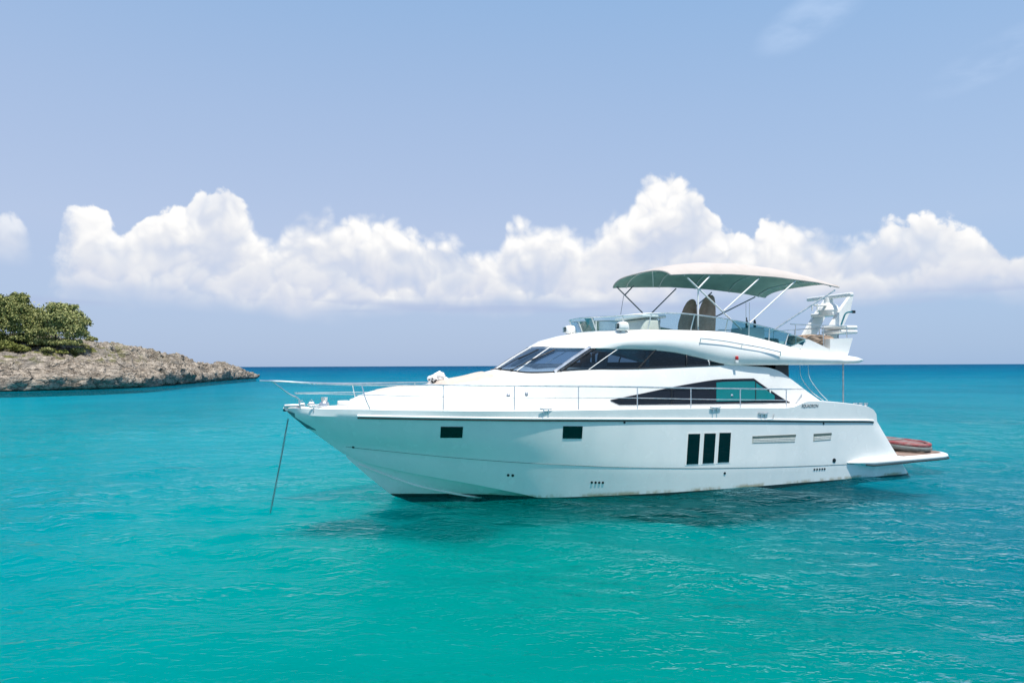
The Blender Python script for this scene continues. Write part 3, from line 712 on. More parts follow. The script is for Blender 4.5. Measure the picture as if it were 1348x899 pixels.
def hull_fittings():
    # rub rail: white strip with a dark rubber insert under it
    s = ROW_R[ROW_R[:, 1] > .3]; s = s[(s[:, 0] > 1.9) & (s[:, 0] < 17.05)]
    off = lambda k, dz: [tuple(p+np.array([0, k, dz])) for p in s]
    rr = pair('rub_rail', (tube(off(.005, .03), .030, 8)), MT['white'], HULL)
    pair('rubber_strip', (tube(off(.008, -.018), .019, 8)), MT['rubber'], rr.parent)
    # fine styling crease along the topsides
    s = ROW_K[(ROW_K[:, 1] > .12) & (ROW_K[:, 0] > 1.)]
    pair('styling_line', (tube([tuple(p+np.array([0, .0, 0])) for p in s], .007, 6)), MT['greyrub'], HULL)
    # spray strip on the forefoot
    pts = []
    for u, v in [(471, 610.5), (500, 622), (542, 637), (580, 645.8), (612, 651.4), (634, 654.5)]:
        pts.append(hit(u, v, off=.005)[0])
    pair('spray_strip', (tube(cr_pts(pts, per=6), np.r_[.012, np.full(28, .03), .02, .01], 6)), MT['white'], HULL)
    # windows in the topsides
    for x0, x1, y0, y1 in [(579.5, 609.5, 561.5, 576), (740.5, 767, 560.8, 577)]:
        pix = [(x0+.8, y0), (x1, y0+.2), (x1-1, y1), (x0, y1)]
        pn, n = panel(pix, out=.010); w = part('porthole_window', pn, MT['hull_window'])
    for x0, x1, t_, b_ in [(905.5, 921.5, 571, 611), (926.6, 942, 570.4, 609.8), (946.5, 962, 569.6, 608.6)]:
        sh = 2.6
        pix = [(x0+sh*.2, t_), (x1, t_-.2), (x1-sh, b_-.6), (x0-sh*.8, b_)]
        pn, n = panel(inset(pix, 1.0), out=.014)
        w = part('cabin_window', pn, MT['hull_window'])
        pn2, n = panel([(pix[0][0]-2, pix[0][1]-1.6), (pix[1][0]+2, pix[1][1]-1.6), (pix[2][0]+2, pix[2][1]+1.6), (pix[3][0]-2, pix[3][1]+1.6)], out=.006)
        part('window_frame', pn2, MT['white'], w)
    for pix in [[(990.5, 574), (1047.5, 571.6), (1046, 582), (990, 583.5)], [(1071, 571), (1094.5, 569.6), (1093.5, 579), (1070.5, 580.8)]]:
        pn, n = panel(pix, out=.006); v = part('air_vent', pn, MT['vent'])
        (a, b, c, d) = pix
        pn, n = panel([a, b, (b[0], b[1]+2.6), (a[0], a[1]+2.6)], out=.012); part('vent_shade_strip', pn, MT['ventshade'], v)  # raised dark strip paints the shade under the vent's upper edge
        sl = []
        for k in (.45, .62, .8):
            sl.append(panel([(a[0]+1, a[1]+(d[1]-a[1])*k), (b[0]-1, b[1]+(c[1]-b[1])*k), (b[0]-1, b[1]+(c[1]-b[1])*k+.7), (a[0]+1, a[1]+(d[1]-a[1])*k+.7)], out=.012)[0])
        part('louvre', merge(*sl), MT['white'], v)
    for u, v, r in [(669, 625.3, .035), (675, 625.6, .035), (779, 634.8, .032), (784, 634.9, .032), (788.8, 635, .032), (793.6, 635.1, .032), (1072, 617.8, .03), (1075.5, 617.6, .03), (1079, 617.4, .03), (1082.3, 617.2, .03), (1085.5, 617, .03), (954, 622.7, .035), (1098, 606, .065), (1084, 557.5, .03), (822, 556, .03), (465, 588.5, .035)]:
        q, n = hit(u, v); n = n/np.linalg.norm(n); a = np.cross(n, [0, 0, 1.]); a /= np.linalg.norm(a); bb = np.cross(n, a)
        ring = [q+n*-.02+(a*math.cos(t)+bb*math.sin(t))*r for t in np.linspace(0, 2*math.pi, 15)[:-1]]
        part('drain_outlet', prism(ring, n*.03), MT['black'], HULL)
    # stainless stem plate and anchor roller
    pl = [(18.66, .02, 2.30), (18.3, .17, 2.20), (17.95, .10, 1.80), (18.18, .015, 1.86)]
    pair('stem_plate', (prism([(x, y+.012, z) for x, y, z in pl], (0, .012, -.003))), MT['dark_tube'], HULL)
    part('bow_roller', merge(rbox((18.52, 0, 2.42), (.40, .16, .08), .02), lathe([(0, -.06), (.05, -.06), (.03, 0), (.05, .06), (0, .06)], (18.66, 0, 2.36), 12, 'Y')), MT['steel'])
    # lettering
    cu = bpy.data.curves.new('t', 'FONT'); cu.body = 'SQUADRON'; cu.size = .2; cu.extrude = .004; cu.align_x = 'CENTER'; cu.align_y = 'CENTER'; cu.shear = .2
    to = bpy.data.objects.new('t', cu); COL.objects.link(to); bpy.context.view_layer.update()
    me = bpy.data.meshes.new_from_object(to.evaluated_get(bpy.context.evaluated_depsgraph_get())); bpy.data.objects.remove(to)
    q, n = hit(1066, 534.2); q0, _ = hit(1056, 534.2); q1, _ = hit(1077, 534.2)
    ax = (q1-q0); L = np.linalg.norm(ax); ax /= L; upv = np.cross(n, ax); upv = -upv if upv[2] < 0 else upv
    xs = [v.co.x for v in me.vertices]; k = L/(max(xs)-min(xs))*1.05
    V = [tuple(q+n*.006+ax*v.co.x*k+upv*v.co.y*k*1.15+n*v.co.z) for v in me.vertices]; Fc = [tuple(p.vertices) for p in me.polygons]
    part('lettering', (V, Fc), MT['text'], HULL)
hull_fittings()

# ------------------------------------------------------------------ deckhouse, glazing
def build_deckhouse():
    Ft = [(17.2, 0, 2.44), (16.9, .4, 2.42), (16.2, .85, 2.39), (15.2, 1.28, 2.35), (14.2, 1.58, 2.32), (13.2, 1.8, 2.30), (12.4, 1.92, 2.29), (11.5, 2.0, 2.27), (9.5, 2.04, 2.25), (7, 2.05, 2.2), (5.44, 2.05, 2.18)]
    Sh = [(17.12, 0, 2.52), (16.7, .3, 2.63), (16, .66, 2.75), (15, 1.02, 2.84), (14, 1.3, 2.93), (13, 1.53, 3.06), (12.3, 1.68, 3.18), (11.5, 1.81, 3.27), (9.5, 1.87, 3.32), (7, 1.93, 3.41), (5.44, 1.95, 3.32)]
    Ce = [(17.1, 0, 2.55), (16.6, 0, 2.74), (15.9, 0, 2.86), (15, 0, 2.93), (14, 0, 3.08), (13.1, 0, 3.32), (12.4, 0, 3.38), (11.5, 0, 3.38), (9.5, 0, 3.36), (7, 0, 3.43), (5.44, 0, 3.36)]
    K = 6; f, s, c = (cr_pts(q, per=K) for q in (Ft, Sh, Ce))
    low = f.copy(); low[:, 2] -= .25
    m1 = f*.65+s*.35; m1[:, 1] += .02; m2 = f*.3+s*.7; m2[:, 1] += .035
    s2 = s.copy(); s2[:, 1] *= .93; s2[:, 2] += .035
    q1 = s*.55+c*.45; q1[:, 2] = c[:, 2]-(c[:, 2]-s[:, 2])*.32; q1[:, 1] = s[:, 1]*.62
    q2 = q1.copy(); q2[:, 1] = s[:, 1]*.3; q2[:, 2] = c[:, 2]-(c[:, 2]-s[:, 2])*.08
    vf = mir(loft([low, f, m1, m2, s, s2, q1, q2, c]))
    # side fins sweeping down to the cockpit
    def fin(y0):
        up = cr_pts([(5.46, y0-.10, 3.33), (5.05, y0-.085, 3.21), (4.62, y0-.07, 2.965), (4.1, y0-.03, 2.62), (3.55, y0, 2.28)], per=5)
        dn = np.stack([up[:, 0], np.full(len(up), y0), np.full(len(up), 2.1)], 1); dn[0, 0] = 5.46
        i1, i2 = up.copy(), dn.copy(); i1[:, 1] -= .14; i2[:, 1] -= .14
        mo = dn*.5+up*.5; mi = i1*.5+i2*.5
        return loft([dn, mo, up, i1, mi, i2])
    vf = merge(vf, mir(fin(2.05)))
    dh = part('deckhouse', vf, MT['white'], sharp=40)
    bv = BVHTree.FromPolygons([Vector(v) for v in vf[0]], vf[1])
    # cockpit bulkhead with dark sliding door
    part('cockpit_door', rbox((4.75, 0, 2.75), (.06, 3.5, 1.4), .01), MT['window'], dh)
    pair('door_pillar', (rbox((4.78, 1.72, 2.78), (.5, .1, 1.36), .02)), MT['black'], dh)
    # lower saloon window: dark glass, the sea showing through its middle painted teal
    ut = [803.5, 815, 832, 850, 868, 885, 900, 915, 928, 940, 952, 965, 978, 992, 1000, 1008, 1016, 1025, 1033, 1040]
    vt = [526.5, 524.2, 520.6, 517, 513, 509.5, 506.6, 504, 501.8, 500, 499, 498.6, 498.3, 498.2, 504, 509.5, 515, 521, 526, 529.6]
    vb = [527.5, 533, 532.8, 532.6, 532.4, 532.2, 532.1, 531.9, 531.7, 531.5, 531.3, 531.1, 530.9, 530.7, 530.6, 530.5, 530.4, 530.2, 530.1, 530]
    def skin(us, tops, bots, off, th=.03, nv=7):
        P3 = [[hit(u, a*(1-k/(nv-1))+b_*k/(nv-1), bv, off)[0] for k in range(nv)] for u, a, b_ in zip(us, tops, bots)]
        back = [[p-np.array([0, th, 0]) for p in r] for r in P3]
        n, m_ = len(P3), nv; V, Fc = loft(P3); V2, F2 = loft(back); k = len(V); Fc = Fc+[tuple(i+k for i in f) for f in F2]; V = V+V2
        for i in range(n-1): Fc += [(i*m_, (i+1)*m_, k+(i+1)*m_, k+i*m_), (i*m_+m_-1, (i+1)*m_+m_-1, k+(i+1)*m_+m_-1, k+i*m_+m_-1)]
        for j in range(m_-1): Fc += [(j, j+1, k+j+1, k+j), ((n-1)*m_+j, (n-1)*m_+j+1, k+(n-1)*m_+j+1, k+(n-1)*m_+j)]
        return V, Fc
    w = part('saloon_window', skin(ut, vt, vb, .014), MT['window'])
    ip = lambda u, tb: float(np.interp(u, ut, tb))
    uu = list(np.linspace(942.5, 1019, 18))
    part('sea_teal_pane', skin(uu, [ip(u, vt)+3.6 for u in uu], [max(ip(u, vt)+4.2, ip(u, vb)-3.4) for u in uu], .022, .012), MT['teal_glass'], w)
    for u in (883, 993.5):
        part('pane_divider', skin([u, u+1.], [ip(u, vt)+.6]*2, [ip(u, vb)-.6]*2, .028, .012), MT['black'], w)
    # sunpad on the coachroof
    def drop(x, y):
        h = bv.ray_cast(Vector((x, y, 6)), Vector((0, 0, -1))); return h[0].z if h[0] is not None else 3.
    def pad(x0, x1, yw, th, bev, name, m):
        nx, ny = 16, 14; top = []; 
        for i in range(nx):
            row = []
            for j in range(ny):
                a, b_ = i/(nx-1), j/(ny-1)*2-1
                x = x0+(x1-x0)*a; y = yw*b_*(1-.12*a)
                e = min(1, min(a, 1-a)*bev, (1-abs(b_))*bev)
                row.append((x, y, drop(x, y)-.01+th*math.sqrt(max(0, 1-(1-e)**2))+.006))
            top.append(row)
        part(name, loft(top), m, dh, 60)
    pad(13.45, 14.95, 1.0, .07, 7, 'sunpad', MT['beige'])
    pad(15.35, 16.5, .42, .02, 12, 'deck_hatch', MT['nonskid'])
    # windscreen and side glazing
    G0 = [(13.14, 0, 3.31), (13.04, .7, 3.28), (12.7, 1.25, 3.22), (11.95, 1.71, 3.235), (10.8, 1.81, 3.28), (9.5, 1.86, 3.31), (8, 1.9, 3.36), (7.0, 1.93, 3.40)]
    G1 = [(12.08, 0, 3.93), (11.97, .6, 3.93), (11.62, 1.08, 3.91), (10.8, 1.52, 3.89), (9.8, 1.65, 3.88), (8.9, 1.74, 3.84), (8.0, 1.83, 3.68), (7.0, 1.94, 3.43)]
    a, b_ = cr_pts(G0, per=6), cr_pts(G1, per=6)
    mid = (a+b_)/2; mid[:, 1] *= 1.015; mid[:, 2] += .015
    ws, wb, wm = a[:19], b_[:19], mid[:19]; ss_, sb, sm = a[18:], b_[18:], mid[18:]
    wn = part('windscreen', mir(loft([ws, wm, wb])), MT['screen'])
    sn = pair('side_glazing', (loft([ss_, sm, sb])), MT['window_side'])
    def post(i, r, m, nm, par, out=.01):
        pts = [a[i], mid[i], b_[i]]; pts = [p*np.array([1, 1, 1])+np.array([out*.4, out, 0]) for p in pts]
        (pair if i else part)(nm, tube(cr_pts(pts, per=4), r, 8), m, par)
    post(0, .022, MT['white'], 'windscreen_post', wn); post(9, .018, MT['white'], 'windscreen_post', wn)
    post(17, .055, MT['steel'], 'pillar', wn, .012); post(18, .03, MT['black'], 'pillar_seal', wn, .01)
    post(22, .011, MT['white'], 'pane_reflection_trim', sn); post(29, .022, MT['black'], 'pane_divider', sn); post(35, .022, MT['black'], 'pane_divider', sn); post(39, .014, MT['white'], 'pane_reflection_trim', sn)  # forward white strip models a reflection line in the glass
    pair('window_seal', (merge(tube(a+np.array([0, .012, .012]), .018, 6), tube(b_+np.array([0, .012, -.015]), .02, 6))), MT['black'], sn)
    # wipers parked on the windscreen
    for i0, i1 in ((3, 8), (8, 13)):
        p0 = a[i0]+np.array([.05, .02, .03]); p1 = a[i1]*.25+b_[i1-2]*.75+np.array([.05, .04, .03])
        part('wiper', merge(tube([p0, p0*.5+p1*.5+np.array([.03, .02, .02]), p1], .014, 6), tube([p0*.45+p1*.55+np.array([.02, .0, .0]), p1+(p1-p0)*.12], .02, 6), rbox(tuple(p0), (.09, .06, .06), .015)), MT['black'], dh)
    # interior seen through the glass: floor, dashboard, seats; plus a teal strip modelled as a reflection
    part('saloon_floor', rbox((9.2, 0, 3.0), (6.6, 3.2, .06), .0), MT['inter'], dh)
    part('dashboard', rbox((11.9, 0, 3.33), (1.1, 2.2, .26), .06, taper=(.7, .95)), MT['inter'], dh)
    for y in (.55, -.55): part('helm_chair', merge(rbox((10.4, y, 3.25), (.55, .55, .5), .08), rbox((10.15, y, 3.55), (.14, .5, .45), .06, shear=(-.08, 0))), MT['interw'], dh)
    part('galley_cabinet', rbox((8.3, -.9, 3.25), (1.6, .6, .5), .03), MT['inter'], dh)
    pair('teal_reflection', (rbox((9.28, 1.62, 3.55), (.12, .04, .5), .015)), MT['teal_glass'], dh)  # teal strip each side stands in for a reflection in the glass
    part('cabin_bulkhead', rbox((6.75, 0, 3.35), (.06, 3.4, .55), .0), MT['inter'], dh)
    # coachroof cleats and fittings
    for u, v in [(669, 519.5), (693, 517.6), (963, 520)]:
        q, n = hit(u, v, bv); part('deck_fitting', lathe([(0, .03), (.03, .03), (.045, .0), (.05, -.02)], tuple(q), 10), MT['steel'], dh)
    return dh, bv
MT['window_side'] = glass('side_tinted_glass', (.45, .58, .68), .74, base=(.008, .015, .022))
DH, DBV = build_deckhouse()

# ------------------------------------------------------------------ flybridge
def build_fly():
    L0 = [(12.12, 0, 3.9), (12.02, .6, 3.9), (11.67, 1.12, 3.885), (10.85, 1.58, 3.87), (9.6, 1.73, 3.86), (8.65, 1.81, 3.79), (7.8, 1.89, 3.62), (7.0, 1.99, 3.45), (6.2, 2.06, 3.43), (5.0, 2.1, 3.43), (4, 2.12, 3.43), (2.6, 2.1, 3.45), (1.8, 1.85, 3.49), (1.6, 1.2, 3.49), (1.55, 0, 3.49)]
    L1 = [(11.75, 0, 4.12), (11.6, .62, 4.11), (11.2, 1.16, 4.09), (10.4, 1.62, 4.08), (9.35, 1.79, 4.09), (8.5, 1.88, 4.06), (7.7, 1.96, 3.97), (6.9, 2.05, 3.88), (6.1, 2.11, 3.78), (5.0, 2.15, 3.67), (4, 2.17, 3.6), (2.6, 2.14, 3.56), (1.72, 1.9, 3.54), (1.5, 1.2, 3.54), (1.45, 0, 3.54)]
    L2 = [(10.5, 0, 4.38), (10.4, .7, 4.38), (9.95, 1.2, 4.38), (9.35, 1.52, 4.385), (8.55, 1.67, 4.385), (7.9, 1.73, 4.38), (7.3, 1.77, 4.37), (6.6, 1.80, 4.33), (5.9, 1.83, 4.22), (4.9, 1.86, 4.02), (4.2, 1.9, 3.86), (2.8, 1.92, 3.72), (2.1, 1.75, 3.66), (1.9, 1.1, 3.66), (1.85, 0, 3.66)]
    a, m, b = (cr_pts(q, per=6) for q in (L0, L1, L2))
    h1 = a*.45+m*.55; h1[:, 1] *= 1.012; h2 = m*.5+b*.5; h2[:, 1] *= 1.015; h2[:, 2] += .02
    b_in = b.copy(); b_in[:, 1] = np.maximum(b[:, 1]-.13, 0); b_in[:, 0] -= np.clip((b[:, 0]-9.2), 0, 1)*.13
    fl = b_in.copy(); fl[:, 2] = np.minimum(b_in[:, 2]-.03, np.interp(b_in[:, 0], [1.8, 4, 6, 10], [3.6, 3.68, 3.85, 3.95]))
    ce = fl.copy(); ce[:, 1] = 0
    under = a.copy(); under[:, 1] = np.maximum(a[:, 1]-.35, 0); under[:, 2] -= .0
    uc = under.copy(); uc[:, 1] = 0
    rim = a.copy(); rim[:, 2] -= .03; rim[:, 1] = np.maximum(a[:, 1]-.04, 0)
    vf = mir(loft([uc, under, rim, a, h1, m, h2, b, b_in, fl, ce]))
    fb = part('flybridge', vf, MT['white'], sharp=42)
    bv = BVHTree.FromPolygons([Vector(v) for v in vf[0]], vf[1])
    # aft coaming wedge and transverse lockers
    def wedge(sgn):
        ys = 1.88
        pts = [P(1038, 458, ys), P(1064, 446.6, ys), P(1072, 450, ys), P(1096, 461.5, ys), P(1096, 470, ys), P(1040, 466, ys)]
        pts = [np.array([q[0], ys*sgn, q[2]]) for q in pts]
        return prism(pts, (0, -.12*sgn, 0))
    pair('coaming_wedge', wedge(1), MT['white'], fb)
    q = P(1092, 446, 1.8); q2 = P(1122, 445, 1.8); q3 = P(1115, 464, 1.8)
    bx = [(q[0], q[2]), (q2[0], q2[2]), (q3[0]-.05, q3[2]), (q3[0]+.1, 3.55), (q[0], 3.55)]
    pair('aft_locker', (prism([(x, 1.82, z) for x, z in bx], (0, -.75, 0))), MT['white'], fb)
    # wind deflector
    yW = {0: (773, 419, 0.), 1: (784, 417.6, .75), 2: (812, 416, 1.3), 3: (850, 413, 1.62), 4: (890, 412.2, 1.78), 5: (930, 416, 1.87), 6: (965, 421.5, 1.9), 7: (1000, 428.3, 1.92), 8: (1032, 437, 1.92), 9: (1061, 446.6, 1.9)}
    T = np.array([P(*yW[k]) for k in range(10)]); T[0][0] += .25; T[1][0] += .12
    Bp = np.array([(10.5, 0, 4.37), (10.38, .72, 4.37), (9.9, 1.22, 4.375), P(845, 434.6, 1.5), P(885, 434.4, 1.66), P(925, 435, 1.73), P(962, 438, 1.78), P(1000, 446, 1.81), P(1028, 453, 1.84), P(1054, 459.5, 1.87)])
    t_, b_ = cr_pts(T, per=5), cr_pts(Bp, per=5)
    front = part('wind_deflector', mir(loft([b_[:31], (b_[:31]+t_[:31])/2, t_[:31]])), MT['perspex'])
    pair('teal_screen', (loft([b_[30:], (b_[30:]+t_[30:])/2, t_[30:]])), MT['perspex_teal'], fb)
    pair('top_tube', (tube(t_, .018, 8)), MT['steel'], front)
    pair('base_seal', (tube(b_, .014, 6)), MT['black'], front)
    for k in (5, 11, 16, 23, 29, 33, 37, 41):
        pair('stanchion', (tube([b_[k], t_[k]], .017, 8)), MT['white_tube'], front)
    # the starboard corner pane of the deflector reads solid teal
    tri = [P(769, 419.4, -.3), P(780.5, 418.4, -.12), P(780, 434.6, -.12)]
    part('corner_pane', prism(tri, (-.03, 0, .0)), MT['teal'], front)
    # grab rail on the flybridge side with its feet
    pts = [hit(920, 447, bv, .09)[0], hit(950, 450.5, bv, .09)[0], hit(975, 455, bv, .09)[0], hit(1000, 459.5, bv, .09)[0], hit(1025, 465.5, bv, .09)[0]]
    gr = cr_pts(pts, per=5)
    ends = [tube(cr_pts([gr[0], gr[0]+np.array([0, -.02, -.10]), gr[0]+np.array([-.02, -.1, -.16])], per=4), .014, 7), tube(cr_pts([gr[-1], gr[-1]+np.array([0, -.02, -.10]), gr[-1]+np.array([-.04, -.1, -.18])], per=4), .014, 7), tube([gr[10], gr[10]+np.array([0, -.09, -.1])], .012, 7)]
    gp = pair('grab_rail', tube(gr, .016, 8), MT['steel'], YA)
    for e in ends: pair('rail_foot', e, MT['steel'], gp)
    # navigation light
    q, n = hit(969.5, 471, bv, .02)
    nl = part('navigation_light', rbox(tuple(q), (.075, .07, .10), .015), MT['red'])
    part('light_base', rbox((q[0], q[1]-.01, q[2]-.10), (.085, .07, .10), .015), MT['white'], nl)
    # two floodlights on pedestals in front of the deflector
    for u, v, y in [(750, 434, -.35), (819.5, 429.5, 1.42)]:
        c = P(u, v, y)
        s = part('searchlight', merge(rbox((c[0], y, c[2]), (.34, .32, .25), .09, 4, taper=(.82, .9)), lathe([(0, -.30), (.09, -.30), (.07, -.24), (.045, -.1), (.05, 0)], (c[0]-.02, y, c[2]), 14)), MT['white'])
        part('lamp_glass', rbox((c[0]+.172, y, c[2]+.0), (.015, .22, .15), .006), MT['perspex'], s)
    # helm console and windscreen pod
    hc = part('helm_console', merge(rbox((8.9, .35, 4.33), (.9, 1.7, .82), .1, taper=(.55, .92), shear=(-.12, 0)),), MT['beige2'])
    part('console_hood', rbox((8.75, .35, 4.80), (.8, 1.62, .08), .03), MT['white'], hc)
    part('steering_wheel', merge(lathe([(.19, -.012), (.205, 0), (.19, .012), (.175, 0), (.19, -.012)], (8.3, .55, 4.7), 24, 'X'), rbox((8.3, .55, 4.7), (.02, .36, .03), .0)), MT['black'], hc)
    # covered seats: pointed canvas hoods
    for y, u in ((-.12, 906), (.62, 930)):
        c = P(u, 415, y); x0 = c[0]
        prof = []
        rows = []
        for z, dx, w, l in [(3.95, .06, .30, .26), (4.35, .06, .31, .26), (4.75, .03, .31, .24), (5.0, -.02, .29, .19), (5.25, -.08, .25, .135), (5.40, -.12, .19, .09), (5.47, -.14, .1, .05), (5.49, -.15, .02, .02)]:
            dz = -.02 if u < 910 else 0.05
            rows.append([(x0+dx+l*math.copysign(abs(math.cos(t))**.75, math.cos(t))*(1+.04*math.sin(5*t+z*7)), y+w*math.copysign(abs(math.sin(t))**.75, math.sin(t)), z+dz) for t in np.linspace(0, 2*math.pi, 29)])
        part('helm_seat', loft(rows), MT['brown'], fb)
    # seating under brown covers, table, aft rails, crockery
    def lump(c, s, seed):
        bm = bmesh.new(); bmesh.ops.create_icosphere(bm, subdivisions=4, radius=1)
        for v in bm.verts:
            d = v.co.copy(); k = max(abs(d.x), abs(d.y), abs(d.z)); d = d/(k**.6)
            w = mn.fractal(Vector((v.co.x*2+seed, v.co.y*2, v.co.z*2)), 1, 2, 4)*.12
            v.co = Vector((c[0]+d.x*s[0]*(1+w), c[1]+d.y*s[1]*(1+w), c[2]+d.z*s[2]*(1+w)))
        bm.verts.index_update(); r = ([tuple(v.co) for v in bm.verts], [tuple(v.index for v in f.verts) for f in bm.faces]); bm.free(); return r
    part('seat_cover', lump((3.1, 1.1, 4.17), (.62, .5, .17), 1), MT['brown'], fb)
    part('seat_cover', lump((3.6, -.9, 4.1), (.8, .55, .22), 5), MT['brown'], fb)
    pair('bench', (rbox((3.3, 1.1, 3.82), (1.6, .9, .36), .05)), MT['white'], fb)
    part('settee', rbox((5.6, -1.2, 3.98), (2.3, .6, .5), .08), MT['brown'], fb)
    part('settee_back', rbox((4.9, -.9, 4.22), (2.2, .5, .5), .1), MT['blue'], fb)
    bt = P(988, 431.5, .35)
    part('bar_unit', rbox((bt[0], .2, (bt[2]+3.7)/2), (.6, .9, bt[2]-3.7), .03), MT['white'], fb)
    rl = []
    for y in (1.62, .5, -.6, -1.62):
        c = np.array([2.1, y, 3.65]); rl.append(tube([c, c+np.array([0, 0, .95])], .016, 8))
    rl.append(tube([(2.1, -1.62, 4.6), (2.1, 1.62, 4.6)], .018, 8)); rl.append(tube([(2.1, -1.62, 4.2), (2.1, 1.62, 4.2)], .012, 8))
    rl.append(tube([(2.1, 1.62, 4.6), (4.4, 1.72, 4.62)], .016, 8)); rl.append(tube([(3.1, 1.67, 3.8), (3.1, 1.67, 4.61)], .014, 8)); rl.append(tube([(4.2, 1.71, 3.8), (4.2, 1.71, 4.61)], .014, 8))
    rl.append(tube([(2.1, -1.62, 4.6), (4.4, -1.72, 4.62)], .016, 8))
    part('aft_rail', merge(*rl), MT['steel'], fb)
    # radar arch: two raked legs and a cross beam
    yl = .5
    def leg(sgn):
        y = yl
        pp = [P(1083, 436, y), P(1100, 436, y), P(1117, 411, y), P(1121.5, 389, y), P(1118.5, 389, y), P(1104, 409, y)]
        lo = [np.array([p[0], 0, p[2]]) for p in pp]; lo[0][2] -= .45; lo[1][2] -= .45; lo[0][0] += .18; lo[1][0] += .15
        return prism([(q[0], sgn*(y+.07), q[2]) for q in lo], (0, -sgn*.14, 0))
    arch = part('radar_arch', merge(leg(1), leg(-1), rbox((P(1104, 411, yl)[0], 0, P(1104, 411, yl)[2]-.05), (.5, 2*yl, .12), .04)), MT['white'])
    xa, za = P(1104, 411, yl)[0], P(1104, 411, yl)[2]
    c = PX(1091, 404, xa+.1)
    part('radar_pedestal', lathe([(0, -.26), (.30, -.26), (.34, -.12), (.28, .02), (.16, .12), (.13, .30), (0, .30)], (xa+.1, c[1], c[2]), 18), MT['white'], arch)
    b0, b1 = PX(1063.5, 393.2, xa+.1), PX(1122, 389, xa+.1)
    part('radar_scanner', rbox(tuple((b0+b1)/2), (.16, abs(b1[1]-b0[1]), .13), .04), MT['white'], arch)
    part('antenna_bracket', tube(cr_pts([P(1106, 432, 1.2), P(1110, 420, 1.2), P(1114, 412, 1.2), P(1124, 410.5, 1.2)], per=4), .025, 8), MT['teal'], arch)
    part('stern_lamp', rbox(tuple(P(1123.5, 410.5, 1.2)), (.12, .08, .09), .02), MT['black'], arch)
    for u, v0, v1, y in [(1076, 400, 412, .4), (1069, 402, 409, .2)]:
        a0 = P(u, v1, y); a1 = P(u, v0, y); part('small_antenna', tube([a0, a1], .02, 6), MT['white'], arch)
    part('small_array', rbox(tuple(P(1080, 402, .3)), (.5, .1, .05), .02), MT['white'], arch)
    # liferaft canister on the aft deck
    q = P(1105, 434.5, 1.0)
    part('liferaft_canister', merge(rbox((q[0], 1.0, q[2]+.07), (.75, .8, .12), .05), rbox((q[0], 1.0, q[2]-.07), (.75, .8, .12), .05)), MT['white'], fb)
    for dx in (-.25, .25): pair('canister_leg', tube([(q[0]+dx, .7, q[2]-.13), (q[0]+dx, .7, 3.6)], .016), MT['dark_tube'], fb)
    # struts down to the cockpit coaming
    q0, q1 = P(1110, 530, 2.2), P(1110, 480, 2.0)
    pair('support_post', tube([q0-np.array([0, 0, .1]), q1+np.array([0, 0, .05])], .02, 8), MT['greysteel'], fb)
    lad = []
    for o in (0, .09): lad.append(tube(cr_pts([P(1053+o*120, 481, 1.7), P(1055+o*120, 497, 1.7), P(1068+o*110, 515, 1.75), P(1084+o*60, 527, 1.8)], per=5), .009, 7))
    part('stair_rail', merge(*lad), MT['steel'], fb)
    # whip aerials
    for u in (982, 986.5):
        part('whip_aerial', tube([P(u, 424, .6), P(u, 397 if u < 985 else 398.5, .6)], .008, 6), MT['white_tube'], fb)
    return fb, bv
MT['greysteel'] = mat('dull_steel', (.45, .46, .47), .4, .8, var=.3, vscale=9)
MT['beige2'] = mat('console_gelcoat', (.70, .66, .58), .45, var=.06, vscale=3)
MT['blue'] = mat('navy_upholstery', (.02, .045, .10), .8, var=.3, vscale=5)
MT['teal'] = mat('teal_painted_bracket', (.01, .14, .18), .4, var=.1)
FB, FBV = build_fly()

